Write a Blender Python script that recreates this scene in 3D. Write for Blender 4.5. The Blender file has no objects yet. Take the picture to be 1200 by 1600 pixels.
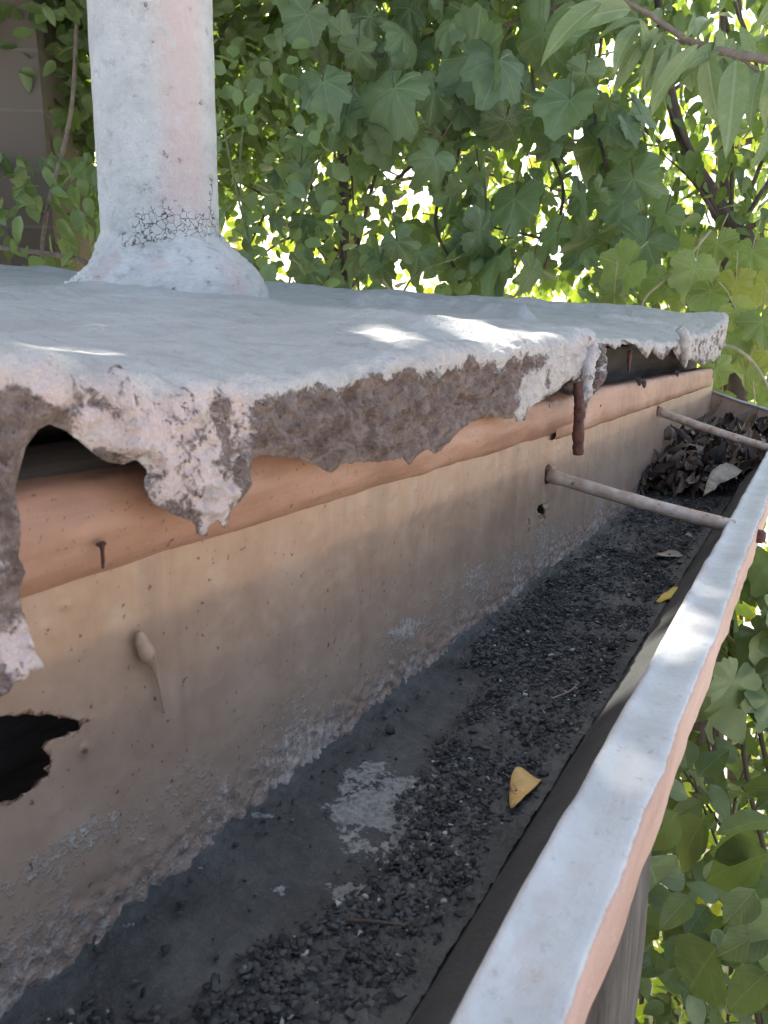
import bpy, math, random
import numpy as np
from mathutils import Vector, Matrix
R = math.radians
rnd = random.Random(7); rs = np.random.RandomState(11)
sc = bpy.context.scene
C = sc.collection
# ------------------------------------------------------------------ camera
F, VPX, VPY = 1200., 1300., 525.            # focal length and gutter vanishing point in photo pixels (1200 x 1600)
PIT = math.atan((800-VPY)/F); YAW = math.atan((VPX-600)/math.hypot(F, 800-VPY))
cr = np.array([math.cos(YAW), math.sin(YAW), 0.]); fh = np.array([-math.sin(YAW), math.cos(YAW), 0.]); zz = np.array([0, 0, 1.])
cf = fh*math.cos(PIT) - zz*math.sin(PIT); cu = fh*math.sin(PIT) + zz*math.cos(PIT)
cam_d = bpy.data.cameras.new('camera'); cam = bpy.data.objects.new('camera', cam_d); C.objects.link(cam)
cam.matrix_world = Matrix(((cr[0], cu[0], -cf[0], 0), (cr[1], cu[1], -cf[1], 0), (cr[2], cu[2], -cf[2], 0), (0, 0, 0, 1)))
cam_d.sensor_fit = 'VERTICAL'; cam_d.sensor_height = 24; cam_d.lens = 18
cam_d.clip_start = 0.01; cam_d.clip_end = 500
cam_d.dof.use_dof = True; cam_d.dof.focus_distance = 0.72; cam_d.dof.aperture_fstop = 19
sc.camera = cam
# ------------------------------------------------------------------ light
SUN_EL, SUN_AZ = 52., 48.                   # elevation; degrees to the left of +Y
sun_dir = np.array([-math.sin(R(SUN_AZ))*math.cos(R(SUN_EL)), math.cos(R(SUN_AZ))*math.cos(R(SUN_EL)), math.sin(R(SUN_EL))])
w = bpy.data.worlds.new('World'); sc.world = w; w.use_nodes = True
nt = w.node_tree; bg = nt.nodes['Background']; sk = nt.nodes.new('ShaderNodeTexSky')
sk.sky_type = 'NISHITA'; sk.sun_disc = False; sk.sun_elevation = R(SUN_EL); sk.sun_rotation = R(-SUN_AZ); sk.dust_density = 4.5; sk.air_density = 0.7; sk.ozone_density = 0.6
wm = nt.nodes.new('ShaderNodeMix'); wm.data_type = 'RGBA'; wm.blend_type = 'MULTIPLY'; wm.inputs[0].default_value = 1; wm.inputs[7].default_value = (1.0, .975, .87, 1); nt.links.new(sk.outputs[0], wm.inputs[6]); nt.links.new(wm.outputs[2], bg.inputs[0]); bg.inputs[1].default_value = 0.15
sl = bpy.data.lights.new('sun', 'SUN'); sl.energy = 2.6; sl.angle = R(0.45); sl.color = (1, .94, .84)
so = bpy.data.objects.new('sun', sl); C.objects.link(so)
so.rotation_euler = Vector(sun_dir).to_track_quat('Z', 'Y').to_euler()
sc.view_settings.view_transform = 'Standard'; sc.view_settings.look = 'None'; sc.view_settings.gamma = 1
sc.view_settings.exposure = 2.08
sc.render.engine = 'CYCLES'
sc.cycles.max_bounces = 8; sc.cycles.transmission_bounces = 6; sc.cycles.diffuse_bounces = 5

# ------------------------------------------------------------------ helpers
def ray(x, y): return cr*(x-600) + cu*(800-y) + cf*F
def onX(x, y, X): d = ray(x, y); return d*(X/d[0])
def onY(x, y, Y): d = ray(x, y); return d*(Y/d[1])
def onZ(x, y, Z): d = ray(x, y); return d*(Z/d[2])
def at(x, y, dep): return ray(x, y)*(dep/F)
def projA(P):
    d = P@cf; return 600+F*(P@cr)/d, 800-F*(P@cu)/d
_h = rs.permutation(4096); _g = rs.normal(size=(4096, 3)); _g /= np.linalg.norm(_g, axis=1)[:, None]
def noise(P, sc_=1., seed=0):
    P = np.asarray(P, float)*sc_ + seed*17.13
    i = np.floor(P).astype(int); f = P-i; u = f*f*f*(f*(f*6-15)+10); out = 0
    for dx in (0, 1):
        for dy in (0, 1):
            for dz in (0, 1):
                h = _h[(_h[(_h[(i[..., 0]+dx) & 4095]+i[..., 1]+dy) & 4095]+i[..., 2]+dz) & 4095]
                g = _g[h]; d = f-np.array([dx, dy, dz]); v = (g*d).sum(-1)
                wt = (u[..., 0] if dx else 1-u[..., 0])*(u[..., 1] if dy else 1-u[..., 1])*(u[..., 2] if dz else 1-u[..., 2])
                out = out+v*wt
    return out*1.5
def fbm(P, s=1., o=4, seed=0, g=.5):
    a, t = 1., 0
    for k in range(o): t = t+a*noise(P, s*2**k, seed+k); a *= g
    return t
def ridged(P, s=1., o=4, seed=0):
    a, t = 1., 0
    for k in range(o): t = t+a*(1-2*np.abs(noise(P, s*2**k, seed+k))); a *= .5
    return t/2
def smooth(a, b, x): t = np.clip((x-a)/(b-a), 0, 1); return t*t*(3-2*t)
def mk(name, V, faces, mat, parent=None, attrs=None, shade=True, uv=None, loc=None):
    me = bpy.data.meshes.new(name); V = np.asarray(V, np.float32)
    if loc is not None: V = V-np.asarray(loc, np.float32)
    if isinstance(faces, np.ndarray):
        n, k = faces.shape
        me.vertices.add(len(V)); me.vertices.foreach_set('co', V.ravel())
        me.loops.add(n*k); me.loops.foreach_set('vertex_index', faces.astype(np.int32).ravel())
        me.polygons.add(n); me.polygons.foreach_set('loop_start', np.arange(0, n*k, k, dtype=np.int32))
        me.polygons.foreach_set('loop_total', np.full(n, k, np.int32)); me.update(calc_edges=True)
    else:
        me.from_pydata([tuple(map(float, v)) for v in V], [], [tuple(map(int, f)) for f in faces])
    me.validate()
    if shade: me.polygons.foreach_set('use_smooth', np.ones(len(me.polygons), bool))
    for k, a in (attrs or {}).items():
        at_ = me.attributes.new(k, 'FLOAT', 'POINT'); at_.data.foreach_set('value', np.asarray(a, np.float32))
    if uv is not None:
        at_ = me.attributes.new('leafuv', 'FLOAT_VECTOR', 'POINT')
        at_.data.foreach_set('vector', np.c_[uv, np.zeros(len(uv))].astype(np.float32).ravel())
    me.materials.append(mat)
    o = bpy.data.objects.new(name, me); C.objects.link(o)
    if parent: o.parent = parent
    if loc is not None: o.location = [float(c) for c in loc]
    return o
def tag(o, label=None, cat=None, group=None, kind=None):
    if label: o['label'] = label
    if cat: o['category'] = cat
    if group: o['group'] = group
    if kind: o['kind'] = kind
    return o
def thing(name, label, cat, group=None):
    o = bpy.data.objects.new(name, None); C.objects.link(o); o.empty_display_size = .05
    return tag(o, label, cat, group)
def box(x0, x1, y0, y1, z0, z1):
    V = [(x, y, z) for z in (z0, z1) for y in (y0, y1) for x in (x0, x1)]
    return V, [(0, 2, 3, 1), (4, 5, 7, 6), (0, 1, 5, 4), (2, 6, 7, 3), (0, 4, 6, 2), (1, 3, 7, 5)]
def tube(pts, rad, n=10, wob=0., seed=0, cap=True):
    pts = np.array(pts, float); m = len(pts); rad = np.ones(m)*rad if np.isscalar(rad) else np.array(rad, float)
    T = np.gradient(pts, axis=0); T /= np.linalg.norm(T, axis=1)[:, None]
    ref = np.array([0.31, .21, .93]) if abs(T[0, 2]) < .8 else np.array([.9, .3, .1])
    A = np.cross(T, ref); A /= np.linalg.norm(A, axis=1)[:, None]; B = np.cross(T, A)
    an = np.linspace(0, 2*math.pi, n, endpoint=False)
    V = pts[:, None]+rad[:, None, None]*(A[:, None]*np.cos(an)[None, :, None]+B[:, None]*np.sin(an)[None, :, None])
    if wob: V = V+(V-pts[:, None])*fbm(V, .5/rad.mean(), 3, seed)[..., None]*wob
    V = V.reshape(-1, 3); Fc = []
    for i in range(m-1):
        for j in range(n): Fc.append((i*n+j, i*n+(j+1) % n, (i+1)*n+(j+1) % n, (i+1)*n+j))
    if cap: Fc += [tuple(range(n))[::-1], tuple(range((m-1)*n, m*n))]
    return V, Fc
def merge(L):
    V = []; Fc = []; o = 0
    for v, f in L: V.append(np.asarray(v, float)); Fc += [tuple(i+o for i in q) for q in f]; o += len(v)
    return np.concatenate(V), Fc
def spline(P, n=8):
    P = [np.array(p, float) for p in P]; P = [2*P[0]-P[1]]+P+[2*P[-1]-P[-2]]; out = []
    for i in range(1, len(P)-2):
        for k in range(n):
            t = k/n; a, b, c, d = P[i-1:i+3]
            out.append(.5*(2*b+(c-a)*t+(2*a-5*b+4*c-d)*t*t+(3*b-a-3*c+d)*t**3))
    out.append(P[-2]); return np.array(out)
def rag(poly, step, amp, seed=0, closed=True, freq=None):
    P = np.array(poly, float); out = []
    N = len(P) if closed else len(P)-1
    for i in range(N):
        a, b = P[i], P[(i+1) % len(P)]; L = np.linalg.norm(b-a); k = max(1, int(L/step))
        for j in range(k): out.append(a+(b-a)*j/k)
    if not closed: out.append(P[-1])
    out = np.array(out); q = np.c_[out, np.full(len(out), seed*3.7)]
    fr = freq or .35/step
    return out+amp*np.c_[fbm(q, fr, 3, seed), fbm(q+9.1, fr, 3, seed+5)]
def psdf(A, B, polys):
    """signed distance (positive inside), nearest boundary point"""
    sh = A.shape; P = np.c_[A.ravel(), B.ravel()]; ins = np.zeros(len(P), bool); bd = np.full(len(P), 1e9); bp = np.zeros_like(P)
    for poly in polys:
        n = len(poly)
        for i in range(n):
            a, b = poly[i], poly[(i+1) % n]; ab = b-a
            t = np.clip(((P-a)@ab)/max(ab@ab, 1e-18), 0, 1); q = a+t[:, None]*ab; d = ((P-q)**2).sum(1)
            m = d < bd; bd[m] = d[m]; bp[m] = q[m]
            c = ((a[1] > P[:, 1]) != (b[1] > P[:, 1]))
            if c.any():
                xi = (b[0]-a[0])*(P[:, 1]-a[1])/((b[1]-a[1]) or 1e-12)+a[0]; ins ^= c & (P[:, 0] < xi)
    d = np.sqrt(bd); return np.where(ins, d, -d).reshape(sh), bp.reshape(sh+(2,))
def sheet(name, A, B, polys, front, back, mat, parent=None, attrf=None):
    """solid ragged-edged sheet: grid (A,B) clipped by polygons; front/back map (A,B,sdf)->xyz"""
    sd, bp = psdf(A, B, polys); nu, nv = A.shape; ins = sd > 0
    cell = ins[:-1, :-1] | ins[1:, :-1] | ins[:-1, 1:] | ins[1:, 1:]
    used = np.zeros_like(ins)
    for a in (slice(0, -1), slice(1, None)):
        for b in (slice(0, -1), slice(1, None)): used[a, b] |= cell
    snap = used & ~ins
    A = np.where(snap, bp[..., 0], A); B = np.where(snap, bp[..., 1], B); s = np.where(snap, 0, np.maximum(sd, 0))
    idx = -np.ones(A.shape, int); idx[used] = np.arange(used.sum()); n1 = used.sum()
    idb = idx.copy(); inn = used & ~snap; idb[inn] = n1+np.arange(inn.sum())
    Pf = front(A, B, s); Pb = back(A, B, s)
    V = np.concatenate([Pf[used], Pb[inn]])
    i, j = np.nonzero(cell)
    q = lambda I: np.c_[I[i, j], I[i+1, j], I[i+1, j+1], I[i, j+1]]
    at_ = None
    if attrf is not None:
        at_ = {k: np.concatenate([v[used], v[inn]]) for k, v in attrf(A, B, s, Pf).items()}
    return mk(name, V, np.concatenate([q(idx), q(idb)[:, ::-1]]), mat, parent, at_)
def grid_mesh(name, P, mat, parent=None, attrs=None):
    nu, nv = P.shape[:2]; I = np.arange(nu*nv).reshape(nu, nv)
    f = np.stack([I[:-1, :-1], I[1:, :-1], I[1:, 1:], I[:-1, 1:]], -1).reshape(-1, 4)
    return mk(name, P.reshape(-1, 3), f, mat, parent, {k: v.ravel() for k, v in (attrs or {}).items()})

# ------------------------------------------------------------------ materials
class NT:
    def __init__(s, name):
        s.m = bpy.data.materials.new(name); s.m.use_nodes = True; s.t = s.m.node_tree; s.t.nodes.clear()
        s.out = s.n('ShaderNodeOutputMaterial'); s.geo = s.n('ShaderNodeNewGeometry'); s.tc = s.n('ShaderNodeTexCoord')
    def n(s, typ, **k):
        x = s.t.nodes.new(typ)
        for a, v in k.items(): setattr(x, a, v)
        return x
    def inp(s, sock, v):
        if v is None: return
        if isinstance(v, bpy.types.NodeSocket): s.t.links.new(v, sock)
        elif isinstance(v, (tuple, list)) and len(v) == 3 and sock.type == 'RGBA': sock.default_value = (*v, 1)
        else: sock.default_value = v
    def noise(s, scale, det=4, rough=.55, vec=None, dist=0., stretch=None):
        x = s.n('ShaderNodeTexNoise'); v = vec or s.geo.outputs['Position']
        if stretch: v = s.map(v, stretch)
        s.inp(x.inputs['Vector'], v); x.inputs['Scale'].default_value = scale; x.inputs['Detail'].default_value = det
        x.inputs['Roughness'].default_value = rough; x.inputs['Distortion'].default_value = dist
        return x.outputs[0]
    def vor(s, scale, feat='F1', stretch=None, rand=1.):
        x = s.n('ShaderNodeTexVoronoi', feature=feat); v = s.geo.outputs['Position']
        if stretch: v = s.map(v, stretch)
        s.inp(x.inputs['Vector'], v); x.inputs['Scale'].default_value = scale; x.inputs['Randomness'].default_value = rand
        return x.outputs[0]
    def map(s, v, sc3, rot=(0, 0, 0)):
        x = s.n('ShaderNodeMapping'); s.inp(x.inputs[0], v); x.inputs['Scale'].default_value = sc3; x.inputs['Rotation'].default_value = rot; return x.outputs[0]
    def math(s, op, a, b=0., c=None, clamp=False):
        x = s.n('ShaderNodeMath', operation=op, use_clamp=clamp); s.inp(x.inputs[0], a); s.inp(x.inputs[1], b)
        if c is not None: s.inp(x.inputs[2], c)
        return x.outputs[0]
    def ss(s, v, a, b):
        x = s.n('ShaderNodeMapRange', interpolation_type='SMOOTHSTEP'); s.inp(x.inputs[0], v)
        x.inputs[1].default_value = a; x.inputs[2].default_value = b; return x.outputs[0]
    def mix(s, f, a, b):
        x = s.n('ShaderNodeMix', data_type='RGBA'); s.inp(x.inputs[0], f); s.inp(x.inputs[6], a); s.inp(x.inputs[7], b); return x.outputs[2]
    def ramp(s, v, *st):
        x = s.n('ShaderNodeValToRGB'); e = x.color_ramp.elements
        while len(e) < len(st): e.new(.5)
        for k, (p, c) in enumerate(st): e[k].position = p; e[k].color = (*c, 1)
        s.inp(x.inputs[0], v); return x.outputs[0]
    def attr(s, name): return s.n('ShaderNodeAttribute', attribute_name=name).outputs['Fac']
    def sep(s, v):
        x = s.n('ShaderNodeSeparateXYZ'); s.inp(x.inputs[0], v); return x.outputs
    def bump(s, h, dist, strength=1., nrm=None):
        x = s.n('ShaderNodeBump'); x.inputs['Strength'].default_value = strength; x.inputs['Distance'].default_value = dist
        s.inp(x.inputs['Height'], h); s.inp(x.inputs['Normal'], nrm); return x.outputs[0]
    def bsdf(s, col, rough=.7, metal=0., nrm=None, spec=.4, link=True):
        x = s.n('ShaderNodeBsdfPrincipled'); s.inp(x.inputs['Base Color'], col); s.inp(x.inputs['Roughness'], rough)
        s.inp(x.inputs['Metallic'], metal); s.inp(x.inputs['Normal'], nrm); x.inputs['Specular IOR Level'].default_value = spec
        if link: s.t.links.new(x.outputs[0], s.out.inputs[0])
        return x.outputs[0]

def m_coating(name='aluminium_roof_coating', k=(.93, .91, .875), sk=.42):
    s = NT(name)
    g = s.attr('grime'); pk = s.attr('pink'); cr_ = s.attr('crack')
    n1 = s.noise(60, 5, .6); n2 = s.noise(420, 4, .65); n3 = s.noise(26, 5, .65, stretch=(1, .35, 1))
    base = s.ramp(n3, (.25, tuple(.42*q for q in k)), (.5, tuple(.53*q for q in k)), (.75, tuple(.62*q for q in k)))
    base = s.mix(s.math('MULTIPLY', s.ss(n1, .52, .66), .35), base, (.40, .37, .35))
    base = s.mix(s.math('MULTIPLY', pk, s.ss(n1, .20, .50)), base, (.66, .50, .465))
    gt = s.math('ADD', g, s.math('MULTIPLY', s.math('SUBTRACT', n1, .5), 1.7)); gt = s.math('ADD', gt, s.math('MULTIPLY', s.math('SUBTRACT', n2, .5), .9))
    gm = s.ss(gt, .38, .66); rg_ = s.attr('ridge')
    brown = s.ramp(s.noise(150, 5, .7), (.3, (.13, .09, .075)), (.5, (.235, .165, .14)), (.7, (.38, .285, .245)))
    brown = s.mix(s.math('MULTIPLY', s.ss(rg_, .30, .75), .55), brown, (.40, .31, .275)); brown = s.mix(s.math('MULTIPLY', s.ss(rg_, .10, -.35), .6), brown, (.10, .062, .05)); col = s.mix(gm, base, brown)  # paler crests and darker hollows paint relief shading into the colour
    ns_ = s.noise(70, 5, .7, stretch=(.25, 1, 1), dist=.5); base2 = s.math('MULTIPLY', s.math('SUBTRACT', 1., gm), s.ss(ns_, .50, .68)); col = s.mix(s.math('MULTIPLY', base2, sk), col, (.30, .29, .275)); sp = s.ss(s.noise(900, 2, .5), .66, .74)
    col = s.mix(s.math('MULTIPLY', sp, .5), col, (.10, .075, .06))
    vx = s.n('ShaderNodeTexVoronoi', feature='DISTANCE_TO_EDGE'); vx.inputs['Scale'].default_value = 108; va = s.n('ShaderNodeVectorMath', operation='SCALE'); nzv = s.n('ShaderNodeTexNoise'); nzv.inputs['Scale'].default_value = 90; s.inp(nzv.inputs[0], s.geo.outputs['Position']); s.inp(va.inputs[0], nzv.outputs[1]); va.inputs['Scale'].default_value = .014; vb = s.n('ShaderNodeVectorMath', operation='ADD'); s.inp(vb.inputs[0], va.outputs[0]); s.inp(vb.inputs[1], s.geo.outputs['Position']); s.inp(vx.inputs['Vector'], vb.outputs[0]); vd = vx.outputs[0]; ck = s.math('MULTIPLY', s.math('SUBTRACT', 1., s.ss(vd, .01, .045)), s.ss(s.math('ADD', cr_, s.math('MULTIPLY', s.math('SUBTRACT', n1, .5), .8)), .45, .6))
    col = s.mix(ck, col, (.11, .09, .09))
    h = s.math('ADD', s.noise(240, 5, .65), s.math('MULTIPLY', s.noise(900, 3, .6), .35))
    h = s.math('ADD', h, s.math('MULTIPLY', s.noise(90, 5, .65, stretch=(1, .5, 1)), 1.3))
    h = s.math('SUBTRACT', h, ck)
    nr = s.bump(h, .0032, .85); nr = s.bump(s.math('MULTIPLY', s.noise(260, 5, .7), gm), .0045, .9, nr)
    rg = s.mix(gm, (.42, .42, .42), (.95, .95, .95))
    s.bsdf(col, rg, 0, nr, .35); return s.m
def m_wood():
    s = NT('painted_wood'); b = s.attr('bare')
    gr = s.noise(30, 6, .65, stretch=(1, .06, 1), dist=.6); n1 = s.noise(35, 5, .6); n2 = s.noise(160, 4, .6)
    col = s.ramp(s.noise(18, 4, .6, stretch=(1, .4, 1)), (.3, (.38, .195, .125)), (.55, (.50, .275, .185)), (.8, (.59, .37, .275)))
    dk = s.ss(s.math('ADD', s.math('MULTIPLY', b, .35), s.math('ADD', s.math('MULTIPLY', n1, .6), s.math('MULTIPLY', gr, .5))), .66, .84)
    fine = s.noise(220, 4, .7, stretch=(1, .04, 1)); col = s.mix(s.math('MULTIPLY', s.ss(fine, .50, .70), .45), col, (.30, .17, .115)); col = s.mix(s.math('MULTIPLY', s.ss(s.noise(14, 5, .65, stretch=(1, .5, 1)), .50, .66), .38), col, (.27, .15, .10)); col = s.mix(s.math('MULTIPLY', dk, .85), col, (.20, .115, .08)); col = s.mix(s.math('MULTIPLY', s.ss(s.noise(420, 2, .5), .66, .71), .6), col, (.14, .07, .05))
    col = s.mix(s.math('MULTIPLY', s.ss(n2, .68, .73), .8), col, (.10, .05, .035))
    h = s.math('ADD', gr, s.math('MULTIPLY', n2, .25))
    s.bsdf(col, .5, 0, s.bump(h, .0022, .6), .4); return s.m
def m_wall():
    s = NT('stained_shaded_gutter_metal'); P = s.sep(s.geo.outputs['Position'])
    zt = s.attr('up')                                   # 0 at the floor, 1 at the top edge of the wall
    wst = s.math('MULTIPLY', s.math('SUBTRACT', s.noise(14, 4, .6), .5), .16)
    n1 = s.noise(40, 5, .6); n2 = s.noise(240, 5, .65); st = s.noise(45, 4, .6, stretch=(1, 1, .12))
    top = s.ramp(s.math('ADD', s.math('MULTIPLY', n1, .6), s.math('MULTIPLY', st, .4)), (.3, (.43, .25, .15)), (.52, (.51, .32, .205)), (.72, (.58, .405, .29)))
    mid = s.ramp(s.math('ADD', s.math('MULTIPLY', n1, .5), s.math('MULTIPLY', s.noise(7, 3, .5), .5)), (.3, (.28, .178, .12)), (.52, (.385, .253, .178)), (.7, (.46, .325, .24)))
    col = s.mix(s.ss(s.math('ADD', zt, s.math('MULTIPLY', wst, .45)), .80, .87), mid, top)  # upper band's light over the rim, and shade below, painted into the colour
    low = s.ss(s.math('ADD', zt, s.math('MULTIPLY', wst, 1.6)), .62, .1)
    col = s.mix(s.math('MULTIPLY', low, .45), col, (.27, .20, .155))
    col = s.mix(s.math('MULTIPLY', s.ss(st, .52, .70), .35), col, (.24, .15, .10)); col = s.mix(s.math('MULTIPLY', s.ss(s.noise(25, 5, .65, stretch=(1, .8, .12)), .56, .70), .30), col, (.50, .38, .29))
    # mineral crust: dense along the floor, patchy above
    cz = s.math('ADD', s.math('SUBTRACT', 0.33, zt), s.math('MULTIPLY', s.math('SUBTRACT', s.noise(22, 4, .6), .5), .9))
    cz = s.math('ADD', cz, s.math('MULTIPLY', s.math('SUBTRACT', n2, .5), 1.1)); cz = s.math('ADD', cz, s.math('MULTIPLY', s.attr('crust'), .5))
    cz = s.math('ADD', cz, s.math('MULTIPLY', s.math('SUBTRACT', s.noise(800, 3, .6), .5), .5)); cm = s.ss(cz, .12, .46)
    col = s.mix(s.math('MULTIPLY', cm, .85), col, s.ramp(n2, (.35, (.27, .215, .18)), (.6, (.50, .43, .37))))
    rust = s.ss(s.math('ADD', s.attr('rust'), s.math('MULTIPLY', s.math('SUBTRACT', n2, .5), 1.4)), .5, .7)
    col = s.mix(rust, col, s.ramp(s.noise(500, 3), (.35, (.06, .03, .025)), (.65, (.26, .11, .06))))
    sp = s.ss(s.noise(330, 2, .4), .70, .745); col = s.mix(s.math('MULTIPLY', sp, .8), col, (.12, .06, .04))
    h = s.math('ADD', s.math('MULTIPLY', n2, .3), s.math('MULTIPLY', cm, s.math('ADD', n2, .6)))
    h = s.math('ADD', h, s.math('MULTIPLY', rust, .7))
    s.bsdf(col, s.mix(cm, (.42, .42, .42), (.95, .95, .95)), 0, s.bump(h, .0011, .7), .4); return s.m
def m_tar():
    s = NT('gutter_bitumen'); n1 = s.noise(30, 5, .6); n2 = s.noise(350, 5, .7)
    col = s.ramp(n1, (.3, (.048, .049, .047)), (.5, (.075, .076, .073)), (.72, (.12, .12, .113)))
    col = s.mix(s.math('MULTIPLY', s.ss(n2, .50, .68), .5), col, (.13, .128, .12)); col = s.mix(s.math('MULTIPLY', s.ss(s.noise(900, 3, .6), .60, .70), .6), col, (.02, .02, .02)); wm = s.ss(s.math('ADD', s.math('MULTIPLY', s.attr('white'), 1.25), s.math('ADD', s.math('MULTIPLY', s.math('SUBTRACT', n2, .5), 1.1), s.math('MULTIPLY', s.math('SUBTRACT', s.noise(60, 5, .65), .5), 2.4))), .56, .70)
    col = s.mix(s.math('MULTIPLY', wm, .85), col, s.ramp(n2, (.35, (.17, .17, .16)), (.6, (.36, .36, .34))))
    h = s.math('ADD', n2, s.math('MULTIPLY', n1, 1.2)); h = s.math('ADD', h, s.math('MULTIPLY', wm, .5)); h = s.math('ADD', h, s.math('MULTIPLY', s.noise(1100, 3, .6), .5))
    s.bsdf(col, s.mix(wm, (.62, .62, .62), (.95, .95, .95)), 0, s.bump(h, .0014, .9), .35); return s.m
def m_gravel():
    s = NT('bitumen_crumbs'); r = s.geo.outputs['Random Per Island']
    col = s.ramp(r, (0., (.026, .027, .028)), (.5, (.056, .058, .059)), (.93, (.10, .102, .10)), (.975, (.10, .095, .09)), (.996, (.45, .44, .42)))
    col = s.mix(s.math('MULTIPLY', s.ss(s.noise(38, 4, .6), .50, .70), .5), col, (.12, .118, .11)); s.bsdf(col, .75, 0, s.bump(s.noise(900, 4, .7), .0008, .8), .3); return s.m
def m_lip():
    s = NT('painted_lip_metal'); n1 = s.noise(30, 4, .6); n2 = s.noise(500, 4, .7); w_ = s.attr('side')
    top = s.ramp(n1, (.3, (.44, .45, .455)), (.7, (.60, .605, .605)))
    top = s.mix(s.math('MULTIPLY', s.ss(s.noise(150, 5, .75), .56, .70), .6), top, (.33, .29, .27)); top = s.mix(s.math('MULTIPLY', s.ss(s.noise(45, 5, .7, stretch=(1, .5, 1)), .52, .68), .40), top, (.46, .37, .34))
    side = s.ramp(s.noise(30, 4, .6, stretch=(1, .2, 1)), (.3, (.36, .20, .165)), (.7, (.53, .35, .31)))
    side = s.mix(s.ss(n2, .6, .7), side, (.55, .5, .47))
    e = s.ss(s.math('ADD', w_, s.math('MULTIPLY', s.math('SUBTRACT', s.noise(150, 4), .5), .5)), .4, .6)
    s.bsdf(s.mix(e, top, side), .5, 0, s.bump(s.math('ADD', n2, s.math('MULTIPLY', s.noise(150, 4), .8)), .0011, .7), .4); return s.m
def m_simple(name, st, scale=40, rough=.7, bd=.001, bs=300, metal=0., stretch=None, spots=None):
    s = NT(name); n1 = s.noise(scale, 5, .6, stretch=stretch)
    col = s.ramp(n1, *st)
    if spots: col = s.mix(s.ss(s.noise(spots[0], 4, .6), spots[1], spots[1]+.07), col, spots[2])
    s.bsdf(col, rough, metal, s.bump(s.noise(bs, 5, .65, stretch=stretch), bd, .8), .35); return s.m
def m_leaf(name, c0, c1, tr, kind='plain', hue=None, rough=.38, tf=.45, gloss=.5):
    s = NT(name); r = s.geo.outputs['Random Per Island']
    st = [(0., c0), (.8, c1)] if hue is None else [(0., c0), (.72, c1), (.97, hue)]
    col = s.ramp(r, *st); tcol = s.ramp(r, *([(0., tuple(x*.7 for x in tr)), (.8, tr)] if hue is None else [(0., tuple(x*.7 for x in tr)), (.72, tr), (.97, tuple(1.6*x for x in hue))]))
    n = s.noise(28, 4, .6)
    col = s.mix(s.math('MULTIPLY', s.ss(n, .45, .7), .35), col, tuple(min(1, x*1.7) for x in c1))
    nr = None
    if kind != 'plain':
        uv = s.sep(s.n('ShaderNodeAttribute', attribute_name='leafuv').outputs['Vector'])
        if kind == 'palm':
            an = s.math('ARCTAN2', uv[0], uv[1]); rr = s.math('SQRT', s.math('ADD', s.math('MULTIPLY', uv[0], uv[0]), s.math('MULTIPLY', uv[1], uv[1])))
            q = s.math('PINGPONG', an, R(25)); q = s.math('MULTIPLY', q, rr)
            v1 = s.math('SUBTRACT', 1., s.ss(q, .004, .02))
            q2 = s.math('PINGPONG', s.math('ADD', s.math('MULTIPLY', rr, 6.), s.math('MULTIPLY', s.math('PINGPONG', an, R(25)), -5.)), .5)
            v2 = s.math('SUBTRACT', 1., s.ss(q2, .02, .10))
        else:
            ax = s.math('ABSOLUTE', uv[0]); v1 = s.math('SUBTRACT', 1., s.ss(ax, .004, .02))
            q2 = s.math('PINGPONG', s.math('SUBTRACT', s.math('MULTIPLY', uv[1], 9.), s.math('MULTIPLY', ax, 11.)), .5)
            v2 = s.math('SUBTRACT', 1., s.ss(q2, .02, .12))
        v = s.math('MAXIMUM', v1, s.math('MULTIPLY', v2, .35))
        col = s.mix(s.math('MULTIPLY', v, .28), col, tuple(min(1, x*2.1+.03) for x in c1))
        nr = s.bump(s.math('ADD', v, s.math('MULTIPLY', n, .5)), .0015, .7)
    a = s.bsdf(col, rough, 0, nr, gloss, link=False)
    t = s.n('ShaderNodeBsdfTranslucent'); s.inp(t.inputs[0], tcol); s.inp(t.inputs['Normal'], nr)
    m = s.n('ShaderNodeMixShader'); m.inputs[0].default_value = tf
    s.t.links.new(a, m.inputs[1]); s.t.links.new(t.outputs[0], m.inputs[2]); s.t.links.new(m.outputs[0], s.out.inputs[0]); return s.m

M_COAT = m_coating(); M_PIPE = m_coating('grey_pipe_paint', (1.2, 1.17, 1.12), .16); M_WOOD = m_wood(); M_WALL = m_wall(); M_TAR = m_tar(); M_GRAV = m_gravel(); M_LIP = m_lip()
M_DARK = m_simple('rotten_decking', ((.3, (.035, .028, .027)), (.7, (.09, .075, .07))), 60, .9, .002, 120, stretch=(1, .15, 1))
M_DRIP = m_simple('dark_red_tar', ((.3, (.05, .022, .018)), (.7, (.17, .07, .05))), 200, .6, .002, 500)
M_ROD = m_simple('weathered_rod_paint', ((.3, (.30, .20, .14)), (.5, (.42, .31, .24)), (.72, (.54, .47, .41))), 60, .5, .0008, 400, spots=(130, .60, (.26, .12, .075)))
M_POST = m_simple('weathered_post_wood', ((.3, (.04, .034, .03)), (.55, (.10, .088, .08)), (.75, (.17, .15, .135))), 60, .95, .005, 110, stretch=(1, 1, .18))
M_BARK = m_simple('bark', ((.3, (.05, .038, .03)), (.7, (.15, .115, .09))), 25, .9, .006, 60, stretch=(1, 1, .25))
M_STEM = m_simple('green_stem', ((.3, (.10, .13, .05)), (.7, (.22, .25, .11))), 40, .6)
M_TWIG = m_simple('grey_twig', ((.3, (.16, .12, .10)), (.7, (.30, .24, .20))), 60, .8, .001, 200)
M_PALESTEM = m_simple('pale_vine_stem', ((.3, (.30, .27, .16)), (.7, (.42, .40, .25))), 40, .6)
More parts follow.
